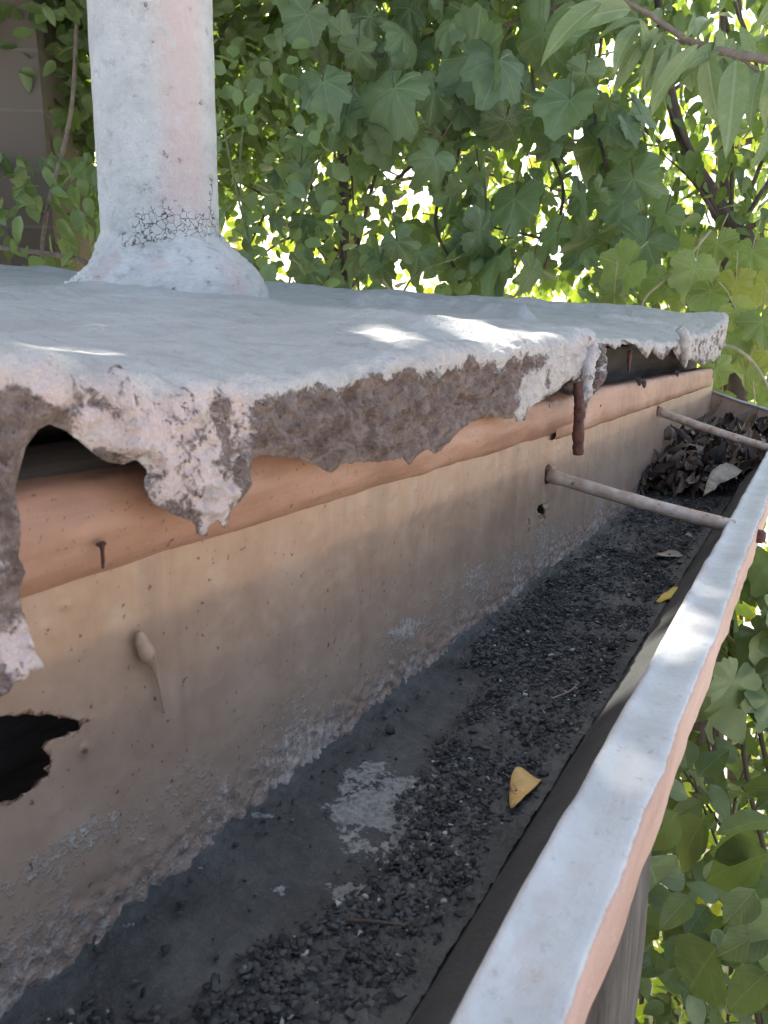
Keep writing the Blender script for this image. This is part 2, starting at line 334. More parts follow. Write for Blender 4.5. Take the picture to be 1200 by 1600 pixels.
M_YLEAF = m_simple('yellow_dead_leaf', ((.3, (.50, .30, .09)), (.6, (.66, .45, .18))), 60, .6, .0008, 300, spots=(90, .58, (.28, .13, .06)))
M_YLEAF2 = m_simple('bright_yellow_dead_leaf', ((.3, (.58, .40, .06)), (.6, (.70, .53, .12))), 60, .6, .0008, 300)
M_PALE = m_simple('bleached_dead_leaf', ((.3, (.17, .145, .12)), (.6, (.34, .30, .25))), 60, .8, .0012, 200)
def m_litter():
    s = NT('rotting_leaves'); r = s.geo.outputs['Random Per Island']
    col = s.ramp(r, (0., (.022, .015, .012)), (.5, (.085, .056, .042)), (.8, (.18, .125, .09)), (.95, (.36, .29, .22)))
    s.bsdf(col, .6, 0, s.bump(s.noise(220, 4, .6), .0015, .9), .4); return s.m
M_LITTER = m_litter()
def m_block():
    s = NT('dark_block_masonry'); b = s.n('ShaderNodeTexBrick')
    v = s.map(s.geo.outputs['Position'], (1, 1, 1), (R(90), 0, 0)); s.inp(b.inputs['Vector'], v)
    b.inputs['Scale'].default_value = 1; b.inputs['Brick Width'].default_value = .42; b.inputs['Row Height'].default_value = .2; b.inputs['Mortar Size'].default_value = .006
    b.inputs['Color1'].default_value = (.13, .105, .09, 1); b.inputs['Color2'].default_value = (.16, .13, .11, 1); b.inputs['Mortar'].default_value = (.16, .14, .125, 1)
    s.bsdf(b.outputs[0], .9, 0, s.bump(b.outputs[1], -.01, .6)); return s.m
M_BLOCK = m_block()
def m_brick():
    s = NT('red_brick'); b = s.n('ShaderNodeTexBrick')
    v = s.map(s.geo.outputs['Position'], (1, 1, 1), (R(90), 0, R(90))); s.inp(b.inputs['Vector'], v)
    b.inputs['Scale'].default_value = 1; b.inputs['Brick Width'].default_value = .21; b.inputs['Row Height'].default_value = .075; b.inputs['Mortar Size'].default_value = .006
    b.inputs['Color1'].default_value = (.28, .12, .085, 1); b.inputs['Color2'].default_value = (.35, .16, .11, 1); b.inputs['Mortar'].default_value = (.40, .37, .33, 1)
    s.bsdf(b.outputs[0], .9, 0, s.bump(b.outputs[1], -.006, .6)); return s.m
M_BRICK = m_brick()
M_PAVE = m_simple('pale_concrete', ((.3, (.36, .34, .31)), (.7, (.52, .50, .46))), 3, .9, .004, 40, spots=(9, .62, (.18, .20, .09)))

# ------------------------------------------------------------------ dimensions (metres; camera at the origin)
U = .16
XW = -1.373*U                       # inner back wall of the gutter
ZL = -U                             # lip top
XLI, XLO = -.374*U, -.238*U          # lip inner and outer edge
ZF = XW/.972                        # gutter floor
YEND = 1.86
XC1, XC2 = -.190, -.213             # coated roof edge, before and after the broken corner
YC = .735
GZ = -2.75
# setting
mk('ground', *box(-60, 60, -60, 60, GZ-.2, GZ), M_PAVE, shade=False)['kind'] = 'structure'

# ------------------------------------------------------------------ flat roof
SL = .088
ept = [(0, 548), (60, 548), (170, 562), (300, 577), (430, 580), (600, 571), (700, 558), (780, 545), (850, 528), (905, 514)]
eY = []; eZ = []
for p in ept: q = onX(*p, XC1); eY.append(q[1]); eZ.append(q[2])
for p in ((960, 531), (1010, 535), (1062, 535), (1100, 524), (1138, 499)): q = onX(*p, XC2); eY.append(q[1]); eZ.append(q[2])
i_ = len(eY)-5; eY.insert(i_, YC+.03); eZ.insert(i_, eZ[i_]+.001); eY.insert(i_, YC+.005); eZ.insert(i_, eZ[i_-1])
YR = eY[-1]
eY = [-.5]+eY; eZ = [eZ[0]]+eZ
print('edge', [round(v, 3) for v in eY], [round(v, 4) for v in eZ])
def ze(Y): return np.interp(Y, eY, eZ)
def Xc(Y): return XC1+(XC2-XC1)*smooth(YC-.012, YC+.012, Y)
# plane of the roof further back, fitted once
B0, Z0 = (eZ[-1]-(-.0123))/(YR-.25), -.0123-.25*(eZ[-1]+.0123)/(YR-.25)
def zroof(X, Y):
    d = np.maximum(Xc(Y)-X, 0); pl = Z0+B0*Y+SL*d; wf = np.exp(-d/.12)
    return pl+wf*(ze(Y)-Z0-B0*Y)
def onroof(px, py):
    d = ray(px, py); t = .0003
    for _ in range(60):
        P = d*t; t = t+(P[2]-zroof(P[0], P[1]))*-1/abs(d[2]-SL*-d[0])*.5 if False else t
        break
    ts = np.linspace(.0001, .004, 6000); P = d[None]*ts[:, None]; g = P[:, 2]-zroof(P[:, 0], P[:, 1])
    m = (P[:, 0] < Xc(P[:, 1])) & (g < 0)
    return P[np.argmax(m)] if m.any() else P[-1]
bk = onroof(0, 424); print('backleft', bk, 'pipe', onroof(256, 468))
PC = onroof(256, 462)
bkx, bky = (XC2, YR), (-1.95, 1.42)
kx = (bky[1]-bkx[1])/(bky[0]-bkx[0])            # back edge: Y = YR + kx*(X-XC2)
def backX(Y): return np.maximum(XC2-(YR-Y)/kx, -2.9)
RN = .013
ridges = []
def addridge(pts, h, wd): ridges.append((spline([onroof(*p)[:2] for p in pts], 6), h, wd))
addridge([(562, 478), (585, 474), (640, 478), (720, 486), (780, 495), (820, 501)], .020, .012)
addridge([(575, 500), (650, 520), (760, 528)], .008, .02)
addridge([(935, 497), (990, 503), (1040, 509)], .009, .012)
addridge([(0, 470), (60, 466), (100, 462)], .009, .014)
addridge([(700, 466), (850, 480), (1000, 490)], .006, .02)
def rdist(X, Y, L):
    P = np.stack([X, Y], -1); best = np.full(X.shape, 1e9)
    for a, b in zip(L[:-1], L[1:]):
        ab = b-a; t = np.clip(((P-a)@ab)/(ab@ab), 0, 1); best = np.minimum(best, ((P-a-t[..., None]*ab)**2).sum(-1))
    return np.sqrt(best)
def roof_extra(X, Y):
    P = np.stack([X, Y, X*0], -1)
    h = .007*fbm(P*np.array([1, .7, 1]), 7, 3, 3)+.0026*fbm(P*np.array([1, .5, 1]), 40, 4, 8)+.0016*ridged(P*np.array([1, .4, 1]), 26, 3, 14)
    for L, hh, wd in ridges:
        d = rdist(X, Y, L)+.006*fbm(P, 30, 2, 5); h = h+hh*np.exp(-(d/wd)**2)
    db = (YR+kx*(X-XC2)-Y)                                    # distance in front of the back edge
    h = h+.012*np.exp(-(np.maximum(db-.03, 0)/.03)**2)
    dp = np.hypot(X-PC[0], Y-PC[1]); h = h+.010*np.exp(-(np.maximum(dp-.08, 0)/.05)**2)
    return h
Ycol = np.concatenate([np.linspace(-.45, .10, 24)[:-1], np.linspace(.10, .40, 250)[:-1], np.linspace(.40, .75, 170)[:-1], np.linspace(.75, YR, 260)])
wrow = np.concatenate([-np.linspace(1, 0, 150)**2.0]); wrow = wrow[:-1]
srow = np.concatenate([np.linspace(0, RN*math.pi/2, 12)[:-1], np.linspace(RN*math.pi/2, .16, 150)])
A = np.repeat(Ycol[:, None], len(wrow)+len(srow), 1)
Wd = (Xc(Ycol)-backX(Ycol)-RN).clip(0.002)
S = np.concatenate([wrow[None]*Wd[:, None], np.repeat(srow[None], len(Ycol), 0)], 1)
def s_of(Y, z): return RN*math.pi/2+(ze(Y)-RN-z)
near_out = [(0, 1080), (15, 1082), (28, 1068), (45, 1062), (64, 1045), (66, 1018), (52, 965), (38, 925), (38, 880), (46, 830), (40, 770), (42, 735), (55, 700), (75, 672), (95, 664), (115, 672), (135, 690),
 (165, 712), (185, 722), (205, 728), (228, 722), (243, 735), (240, 760), (250, 785), (270, 798), (300, 812), (318, 820), (324, 836), (334, 836), (340, 822), (355, 815), (364, 826), (371, 815), (375, 798), (395, 775), (405, 760),
 (403, 740), (405, 720), (430, 712), (470, 716), (500, 725), (520, 735), (530, 740), (545, 725), (580, 722), (610, 722), (640, 715), (650, 728), (660, 715), (678, 702), (690, 711), (705, 698), (720, 680),
 (745, 660), (775, 650), (800, 655), (830, 658), (832, 640), (850, 628), (880, 610), (892, 598), (900, 592), (905, 600), (908, 596)]
far_out = [(945, 552), (955, 541), (966, 549), (975, 546), (982, 530), (992, 538), (1000, 548), (1010, 557), (1016, 562), (1022, 552), (1030, 558), (1040, 563), (1046, 553), (1054, 550), (1062, 560), (1070, 572), (1076, 560), (1084, 563), (1095, 567),
 (1100, 574), (1108, 562), (1118, 566), (1127, 555), (1131, 545)]
base = []
q0 = onX(0, 1080, XC1); base.append((-.45, s_of(-.45, q0[2]+.01))); base.append((.02, s_of(.02, q0[2]-.004))); base.append((q0[1]-.02, s_of(q0[1], q0[2]-.003)))
for p in near_out: q = onX(*p, XC1+.001); base.append((q[1], s_of(q[1], q[2])))
base.append((YC-.006, base[-1][1])); base.append((YC+.004, s_of(YC, -.055))); base.append((YC+.05, s_of(YC+.05, -.05)))
for p in far_out: q = onX(*p, XC2+.001); base.append((min(q[1], YR-.002), s_of(q[1], q[2])))
base.append((YR+.001, base[-1][1]))
base = rag(base, .0035, .0016, 3, False, 220.)
poly = np.array([(-.46, -4.), (-.46, base[0][1])]+[tuple(b) for b in base]+[(YR+.01, base[-1][1]), (YR+.01, -4.)])
def mask_px(P, polys_px, soft=18):
    x, y = projA(P.reshape(-1, 3)); x = x+9*fbm(P.reshape(-1, 3), 60, 3, 4); y = y+9*fbm(P.reshape(-1, 3), 60, 3, 9)
    m = 0
    for pl in polys_px: d, _ = psdf(x, y, [np.array(pl, float)]); m = np.maximum(m, smooth(-soft, soft, d))
    return m.reshape(P.shape[:-1])
ROUGH = [(385, 612), (520, 592), (700, 580), (800, 560), (850, 560), (815, 600), (790, 650), (745, 655), (690, 715), (650, 720), (600, 730), (520, 742), (470, 720), (410, 715), (395, 660)]
LEFTB = [(-60, 640), (40, 600), (120, 640), (60, 700), (30, 800), (55, 880), (20, 960), (-60, 960)]
def coat_front(A_, B_, s):
    xc = Xc(A_); zt = ze(A_)
    Xr = xc-RN+np.minimum(B_, 0); Zr = zroof(Xr, A_)+roof_extra(Xr, A_)
    z_at = zroof(xc-RN, A_)+roof_extra(xc-RN, A_)
    th = np.clip(B_/RN, 0, math.pi/2)
    Xa = xc-RN+RN*np.sin(th); Za = z_at-RN+RN*np.cos(th)
    zf = z_at-RN-(B_-RN*math.pi/2); tgt = zt-RN-(B_-RN*math.pi/2)
    k = smooth(RN*math.pi/2, .035, B_); Zf = zf*(1-k)+tgt*k
    P = np.stack([np.where(B_ < 0, Xr, Xa), A_, np.where(B_ < 0, Zr, np.where(B_ > RN*math.pi/2, Zf, Za))], -1)
    N = np.stack([np.where(B_ < 0, .08, np.sin(th)), A_*0, np.where(B_ < 0, 1, np.cos(th))], -1)
    face = smooth(-.004, .02, B_)
    ro = mask_px(P, [ROUGH])*face
    Q = P*np.array([1, 1, 1.])
    D = .0024*fbm(Q, 55, 4, 21)*(.25+face)+face*.0022*fbm(Q, 200, 3, 25)
    D = D+ro*(.0085*ridged(Q*np.array([1, .7, 1.25])+.006*fbm(Q, 60, 2, 77)[..., None], 48, 4, 31)-.0062)
    D = D+face*.0045*fbm(Q*np.array([1, 1, .3]), 38, 2, 41)
    D = D+face*.012*smooth(.25, .1, A_)*smooth(.02, .07, B_)          # the hanging lump near the camera swells outwards
    fx, fy = projA(P.reshape(-1, 3)); fx = fx.reshape(A_.shape); fy = fy.reshape(A_.shape)
    D = D+.007*np.exp(-((fx-165-(fy-560)*.25)/13)**2)*smooth(545, 570, fy)*smooth(760, 660, fy)*face
    edge = smooth(0, .006, s)
    D = D*edge-.003*(1-edge)*face
    return P+N*D[..., None]
def coat_back(A_, B_, s):
    P = coat_front(A_, B_, s); t = .0075*smooth(0, .006, s)+.001
    P[..., 0] -= t*smooth(-.002, .012, B_)*1.0; P[..., 2] -= t*(1-smooth(-.002, .02, B_)); return P
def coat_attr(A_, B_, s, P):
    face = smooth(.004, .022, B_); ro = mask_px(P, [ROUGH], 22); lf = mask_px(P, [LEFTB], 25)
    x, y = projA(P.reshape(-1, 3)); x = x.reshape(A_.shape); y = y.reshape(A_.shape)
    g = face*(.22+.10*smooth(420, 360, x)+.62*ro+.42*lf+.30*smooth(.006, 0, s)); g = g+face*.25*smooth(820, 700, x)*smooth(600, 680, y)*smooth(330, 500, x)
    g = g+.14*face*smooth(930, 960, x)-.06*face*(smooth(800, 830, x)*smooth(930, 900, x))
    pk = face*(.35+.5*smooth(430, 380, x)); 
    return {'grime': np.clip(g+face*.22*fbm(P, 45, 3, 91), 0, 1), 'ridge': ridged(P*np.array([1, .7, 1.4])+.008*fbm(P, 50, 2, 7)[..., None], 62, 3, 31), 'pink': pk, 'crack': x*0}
roof = thing('flat_roof', 'low flat roof covered in silver coating whose torn crust hangs over the gutter', 'roof')
coat = sheet('roof_coating', A, S, [poly], coat_front, coat_back, M_COAT, roof, coat_attr)
# deck below the coating (dark, seen through the broken hole)
def deck():
    ys = np.linspace(-.44, YR-.03, 60); V = []; 
    for Y in ys:
        xf = float(Xc(Y))-.055; xb = float(min(backX(Y+.02)+.02, xf-.01)); zt = float(zroof(xf, Y))-.016; zb2 = float(zroof(xb, Y))-.012
        V += [(xf, Y, zt-.10), (xf, Y, zt-.004), (xf-.03, Y, zt), (xb, Y, zb2), (xb, Y, -.12)]
    Fc = []
    for i in range(len(ys)-1):
        for j in range(5): Fc.append((i*5+j, i*5+(j+1) % 5, (i+1)*5+(j+1) % 5, (i+1)*5+j))
    Fc += [tuple(range(5))[::-1], tuple((len(ys)-1)*5+j for j in range(5))]
    return V, Fc
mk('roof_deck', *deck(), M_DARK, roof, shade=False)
# rough second board inside the hole
V, Fc = tube([(XC1-.045, -.4, -.052), (XC1-.045, .3, -.052), (XC1-.045, .7, -.055)], .016, 8, .35, 3); mk('batten', V, Fc, M_DARK, roof)
# wooden edge board with a rounded nose (near) and a flat one (far)
def zwt(Y): return np.interp(Y, [-.5, .149, .719, 1.853, 3], [-.079, -.0836, -.0926, -.1035, -.11])     # top line of visible gutter wall
def board(y0, y1, prof, n, name, seed, wav=0.):
    ys = np.linspace(y0, y1, n); k = len(prof); P = np.zeros((n, k, 3))
    for i, (dx, dz) in enumerate(prof): P[:, i] = np.c_[np.full(n, XW+dx), ys, zwt(ys)+dz]
    Q = P*np.array([1, .25, 1]); P[..., 0] += .0018*fbm(Q, 90, 3, seed); P[..., 2] += .0009*fbm(Q, 60, 3, seed+3)
    if wav: P[:, :, 0] -= wav*smooth(y1-.05, y1, ys)[:, None]
    bare = (smooth(.02, .045, P[..., 2]-zwt(P[..., 1]))*.7)+.2*fbm(P, 30, 2, 4)
    o = grid_mesh(name, np.concatenate([P, P[:, :1]], 1), M_WOOD, roof, {'bare': np.concatenate([bare, bare[:, :1]], 1)})
    return o
arc = [(-.022, -.001)]+[(-.012+.024*math.sin(t), .022-.024*math.cos(t)) for t in np.linspace(.05, 2.2, 16)]+[(-.02, .045), (-.03, .045)]
board(-.45, .745, arc, 420, 'edge_board', 5)
flat = [(-.02, -.004), (.003, -.003), (.006, 0), (.007, .01), (.007, .02), (.0065, .030), (.004, .036), (-.02, .037)]
o2 = board(.70, 1.80, flat, 260, 'edge_board', 9)
# close the board ends
for yy, pr, o in ((1.80, flat, o2),):
    mk('end_grain', [(XW+dx, yy+.0005, zwt(yy)+dz) for dx, dz in pr], [tuple(range(len(pr)))], M_WOOD, o, {'bare': [0.3]*len(pr)}, shade=False)
# tar drips hanging from the broken corner, and small details on the wood
def drip(pts, rad, mat, name, par, seed, wob=.35, n=14, attrs=None, k=6):
    pts = spline(pts, k); rr = np.interp(np.linspace(0, 1, len(pts)), np.linspace(0, 1, len(rad)), rad)
    V, Fc = tube(pts, rr, n, wob, seed); return mk(name, V, Fc, mat, par, attrs(V) if attrs else None)
XD = XC1+.004
P3 = lambda x, y, X=XD: onX(x, y, X)
drip([P3(903, 600, XD-.004), P3(905, 640), P3(904, 680), P3(903, 710)], [.0042, .0048, .0050, .0046], M_DRIP, 'tar_drip', roof, 3, .30, 14, k=14)
drip([P3(921, 528, XD-.010), P3(921, 560, XD-.002), P3(917, 590, XD+.001), P3(912, 630, XD+.002), P3(909, 668, XD+.002)], [.008, .0076, .006, .0045, .0012], M_COAT, 'coating_drip', roof, 8, .5, 14, attrs=lambda V: {'grime': np.full(len(V), .30), 'pink': np.full(len(V), .4), 'crack': np.zeros(len(V))}, k=14)
drip([P3(934, 540, XD-.014), P3(934, 565, XD-.012), P3(931, 590, XD-.010), P3(926, 616, XD-.010)], [.008, .010, .008, .002], M_COAT, 'coating_drip', roof, 12, .7, 14, attrs=lambda V: {'grime': np.full(len(V), .62), 'pink': np.full(len(V), .3), 'crack': np.zeros(len(V))}, k=14)
XB = XC2+.004
drip([P3(1062, 512, XB-.006), P3(1068, 522, XB), P3(1070, 540, XB+.002), P3(1069, 558, XB), P3(1070, 573, XB)], [.006, .009, .009, .008, .003], M_COAT, 'coating_drip', roof, 15, .4, 14, attrs=lambda V: {'grime': np.full(len(V), .1), 'pink': np.full(len(V), .2), 'crack': np.zeros(len(V))}, k=10)
drip([P3(985, 548, XC2-.012), P3(983, 565, XC2-.012), P3(982, 583, XC2-.01)], [.003, .0025, .001], M_DRIP, 'tar_drip', roof, 18, .4, 8)
V, Fc = tube(spline([onX(158, 848, XW+.0135), onX(160, 858, XW+.0145), onX(161, 888, XW+.0135)], 5), [.0012, .0018, .0016, .001, .0009, .0008, .0007, .0006, .0006, .0005, .0004], 8, .3, 2); mk('tar_drip', V, Fc, M_DRIP, roof)
def blot(name, px, py, X, r, mat, par, th=.0012, n=26, seed=0, ey=1., ez=1.):
    c = onX(px, py, X); V = [c+np.array([th, 0, 0])]; 
    an = np.linspace(0, 2*math.pi, n, endpoint=False); rr = 1+.5*fbm(np.c_[np.cos(an), np.sin(an), an*0+seed], 1.3, 3, seed)
    for q, h in ((.6, th), (1, 0.), (1, -.006)):
        for a, k in zip(an, rr): V.append(c+np.array([h, r*q*k*math.cos(a)*ey, r*q*k*math.sin(a)*ez]))
    Fc = [(0, 1+j, 1+(j+1) % n) for j in range(n)]
    for L in (0, 1):
        for j in range(n): Fc.append((1+L*n+j, 1+(L+1)*n+j, 1+(L+1)*n+(j+1) % n, 1+L*n+(j+1) % n))
    return mk(name, V, Fc, mat, par)
for i, (px, py, r, ey, ez) in enumerate([(1008, 600, .0065, 1.6, .8), (1001, 596, .004, .6, 1.3), (1060, 583, .003, 1.2, 1.6), (858, 640, .0030, .5, 1.3), (938, 634, .002, 1, 1)]):
    blot('knot', px, py, XW+(.0073 if px > 920 else .0095), r, M_DARK, roof, .0008, seed=i+2, ey=ey, ez=ez)

# ------------------------------------------------------------------ vent pipe
vp = thing('vent_pipe', 'thick grey painted vent pipe rising from a lumpy cracked collar on the flat roof', 'pipe')
RP = 87.5*(PC@cf)/F; print('pipe radius', RP, PC)
top = ray(235, 0); kk = math.hypot(PC[0], PC[1])/math.hypot(top[0], top[1]); top = top*kk
axis = (top-PC); axis = axis/axis[2]
PB = PC-axis*.03
nz = 240; na = 128; zs = np.linspace(0, 1.35, nz); an = np.linspace(0, 2*math.pi, na+1)
P = np.zeros((nz, na+1, 3)); zg, ag = np.meshgrid(zs, an, indexing='ij')
cyl = np.stack([np.cos(ag)*RP, np.sin(ag)*RP, zg*.6], -1)
rr = RP+.0010*fbm(cyl, 25, 3, 3)+.0007*fbm(cyl, 130, 3, 6)*(.5+2*smooth(.30, .05, zg))
P[..., 0] = PB[0]+axis[0]*zg+rr*np.cos(ag); P[..., 1] = PB[1]+axis[1]*zg+rr*np.sin(ag); P[..., 2] = PB[2]+zg
to = math.atan2(-PC[1], -PC[0])                     # bearing from the pipe to the camera
da = (ag-to+math.pi) % (2*math.pi)-math.pi
zc = zg-.03
pk = smooth(-.15, .30, da)*smooth(1.1, .6, da)*.8*smooth(.06, .12, zc+.02*fbm(cyl, 20, 2, 3))
ck = smooth(.118, .08, zc)*smooth(-.9, .0, da)*smooth(.05, .065, zc)
ck = np.maximum(ck, np.exp(-((da-1.0)/.10)**2)*smooth(.17, .12, zc))
grid_mesh('pipe_body', P, M_PIPE, vp, {'grime': .10+0*zg, 'pink': pk, 'crack': ck})
# flared collar
nr_ = 110; t = np.linspace(0, 1, nr_); na = 200; an = np.linspace(0, 2*math.pi, na+1)
tg, ag = np.meshgrid(t, an, indexing='ij'); da = (ag-to+math.pi) % (2*math.pi)-math.pi
side = np.sin(da)                                   # +1 to the viewer's right
mr = smooth(-.55, .75, side); fr2 = smooth(-.2, 1, np.cos(da))
reach = .043*(1-mr)+.066*mr; reach = reach*(1-.3*fr2)+.058*.3*fr2
hgt = .070*(1-mr)+.088*mr
prof_r = RP-.0015+reach*tg*1.06
hl = np.interp(tg, [0, .1, .22, .4, .57, .8, 1], [1, .74, .52, .36, .23, .08, 0]); hr = np.interp(tg, [0, .08, .22, .42, .65, .84, .94, 1], [1, .86, .71, .60, .47, .29, .15, 0])
hh = hgt*(hl*(1-mr)+hr*mr)-.010*smooth(.9, 1, tg)
px_ = PC[0]+np.cos(ag)*prof_r; py_ = PC[1]+np.sin(ag)*prof_r
Q = np.stack([px_, py_, hh], -1)
l = .0050*fbm(Q, 22, 3, 13)+.0022*ridged(Q*np.array([1, 1, 2.4]), 45, 3, 17)+.001*fbm(Q, 200, 2, 3); l = l*smooth(0, .1, tg)
P = np.stack([px_+np.cos(ag)*l, py_+np.sin(ag)*l, np.array(zroof(px_, py_))+.004+hh+l*.6], -1)
ckf = smooth(.22, .02, tg)*smooth(-1.3, -.3, da)*.9
coll = grid_mesh('pipe_collar', P, M_PIPE, vp, {'grime': .10+.15*np.exp(-((tg-.75)/.08)**2)*smooth(.1, .3, fbm(Q, 22, 2, 5)), 'pink': .5*smooth(.25, .4, fbm(Q, 18, 2, 6)), 'crack': ckf})

# ------------------------------------------------------------------ gutter
gut = thing('gutter', 'long copper box gutter with stained back wall, pale rim and crumbs on its floor', 'gutter')
Yw = np.concatenate([np.linspace(-.45, .08, 20)[:-1], np.linspace(.08, .45, 260)[:-1], np.linspace(.45, 1.0, 180)[:-1], np.linspace(1.0, YEND, 130)])
Zw = np.linspace(0, 1, 120)
A = np.repeat(Yw[:, None], len(Zw), 1); B = np.repeat(Zw[None], len(Yw), 0)
Bz = (ZF-.006)+B*(zwt(A)+.014-(ZF-.006))
hole = [(-60, 1120), (0, 1121), (40, 1117), (62, 1119), (72, 1115), (95, 1124), (120, 1126), (140, 1131), (128, 1136), (138, 1140), (112, 1143), (100, 1152), (88, 1156), (75, 1163), (70, 1172), (76, 1180), (84, 1190), (72, 1200), (78, 1210), (62, 1222), (56, 1234), (40, 1240), (30, 1250), (10, 1254), (0, 1258), (-60, 1266)]
hp = rag([onX(x, y, XW)[1:] for x, y in hole], .0016, .0013, 5, True, 420)
rh = rag([onX(x, y, XW)[1:] for x, y in [(846, 786), (851, 800), (846, 812), (849, 806), (840, 800), (838, 795)]], .003, .0008, 7, True, 300)
outer = np.array([(-.449, ZF-.0055), (YEND-.001, ZF-.0055), (YEND-.001, float(zwt(YEND))+.013), (-.449, float(zwt(-.45))+.013)])
ysm = onX(866, 700, XW)[1]
def wf(A_, B_, s):
    P = np.stack([np.full(A_.shape, XW), A_, B_], -1)
    D = .0016*fbm(P*np.array([1, .3, 1]), 9, 2, 2)+.0003*fbm(P, 120, 3, 4)+.0018*smooth(ysm-.002, ysm+.002, A_)
    up = (B_-ZF)/(zwt(A_)-ZF); D = D+.0022*smooth(.28, 0, up)*(.6+fbm(P, 150, 4, 8))
    r_ = rust_(P); D = D+r_*.003*(fbm(P, 260, 3, 9)+.4)
    P[..., 0] += D; return P
def rust_(P):
    x, y = projA(P.reshape(-1, 3)); r_ = 0
    for (cx, cy, sx, sy, a) in [(848, 800, 9, 20, .75), (826, 820, 5, 22, .6), (133, 1172, 9, 9, .7), (90, 1270, 6, 8, .5), (102, 945, 8, 6, .6), (75, 985, 10, 14, .45), (862, 745, 5, 25, .45), (1028, 640, 4, 30, .4), (1108, 640, 5, 26, .6), (130, 1130, 25, 10, .35), (870, 690, 3, 40, .35), (810, 700, 3, 3, .4)]:
        r_ = np.maximum(r_, a*np.exp(-((x-cx)/sx)**2-((y-cy)/sy)**2))
    return np.asarray(r_).reshape(P.shape[:-1])
def wattr(A_, B_, s, P):
    x, y = projA(P.reshape(-1, 3)); c = 0
    for (cx, cy, sx, sy, a) in [(135, 1300, 60, 26, .75), (60, 1355, 45, 30, .6), (630, 985, 34, 14, .8), (480, 1170, 60, 40, .4), (750, 900, 40, 25, .5), (840, 850, 30, 30, .55), (930, 760, 40, 25, .5)]:
        u = (x-cx)*.83-(y-cy)*-.5; c = np.maximum(c, a*np.exp(-((x-cx)/sx)**2-((y-cy+(x-cx)*.45)/sy)**2))
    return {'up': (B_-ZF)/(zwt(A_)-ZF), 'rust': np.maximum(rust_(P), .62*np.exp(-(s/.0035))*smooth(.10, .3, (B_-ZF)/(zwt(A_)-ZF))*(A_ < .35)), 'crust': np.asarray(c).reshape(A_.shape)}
def wb(A_, B_, s): P = wf(A_, B_, s); P[..., 0] -= .0025*smooth(0, .001, s)+.0002; return P
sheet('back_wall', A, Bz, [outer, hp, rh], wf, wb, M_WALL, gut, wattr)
# paint run on the wall
Pd = lambda x, y, d: onX(x, y, XW+d)
V, Fc = tube(spline([Pd(213, 985, .001), Pd(218, 1000, .002), Pd(228, 1022, .0032), Pd(238, 1042, .002), Pd(244, 1065, .0012), Pd(249, 1090, .001), Pd(252, 1112, .0006)], 6), np.interp(np.linspace(0, 1, 37), [0, .15, .33, .45, .6, 1], [.0012, .0026, .0036, .0018, .0010, .0006]), 12, .15, 4)
V[:, 0] = XW+(V[:, 0]-XW)*.8+.0015
mk('paint_run', V, Fc, M_WALL, gut, {'up': np.full(len(V), .62), 'rust': np.zeros(len(V)), 'crust': np.full(len(V), -.6)})
# floor: uneven bitumen surface
XFC = -.100
gx = np.linspace(0, 1, 90); Yf = np.concatenate([np.linspace(-.45, .05, 30)[:-1], np.linspace(.05, .6, 330)[:-1], np.linspace(.6, YEND, 260)])
GX, GY = np.meshgrid(gx, Yf); GX = GX.T; GY = GY.T
X = (XW-.001)+(XFC+.001-XW+.002)*GX; P = np.stack([X, GY, X*0+ZF], -1)
SMOOTH = [[(0, 1600), (330, 1340), (560, 1140), (700, 1010), (790, 1040), (760, 1110), (700, 1180), (640, 1260), (640, 1330), (560, 1400), (430, 1480), (320, 1600)], [(880, 880), (960, 800), (1060, 815), (1080, 850), (1000, 868), (930, 880)]]
sm = mask_px(P, SMOOTH, 30)
P[..., 2] += .0022*fbm(P, 22, 3, 3)+.0009*fbm(P, 110, 3, 5)+(1-sm)*(.0028*np.abs(fbm(P, 170, 3, 7))+.001)
P[..., 2] += .004*smooth(.03, 0, GX)+.010*smooth(.93, 1, GX)**2*0+.002*smooth(.86, .99, GX)
x, y = projA(P.reshape(-1, 3)); wt = 0
for (cx, cy, sx, sy, a) in [(600, 1255, 100, 62, .82), (640, 1300, 70, 50, .74), (560, 1330, 60, 40, .55), (548, 1395, 44, 22, .75), (440, 1392, 18, 10, .55), (585, 1330, 22, 25, .5), (690, 1235, 26, 10, .5), (410, 1275, 26, 8, .7), (310, 1355, 16, 8, .6), (245, 1410, 14, 8, .6), (200, 1445, 22, 8, .6), (640, 1185, 30, 8, .35), (800, 935, 40, 12, .35), (1045, 870, 28, 7, .7), (900, 850, 60, 20, .25), (515, 1355, 14, 10, .5)]:
    wt = np.maximum(wt, a*np.exp(-((x-cx)/sx)**2-((y-cy)/sy)**2))
grid_mesh('bottom', P[:, ::-1], M_TAR, gut, {'white': wt.reshape(X.shape)[:, ::-1]})
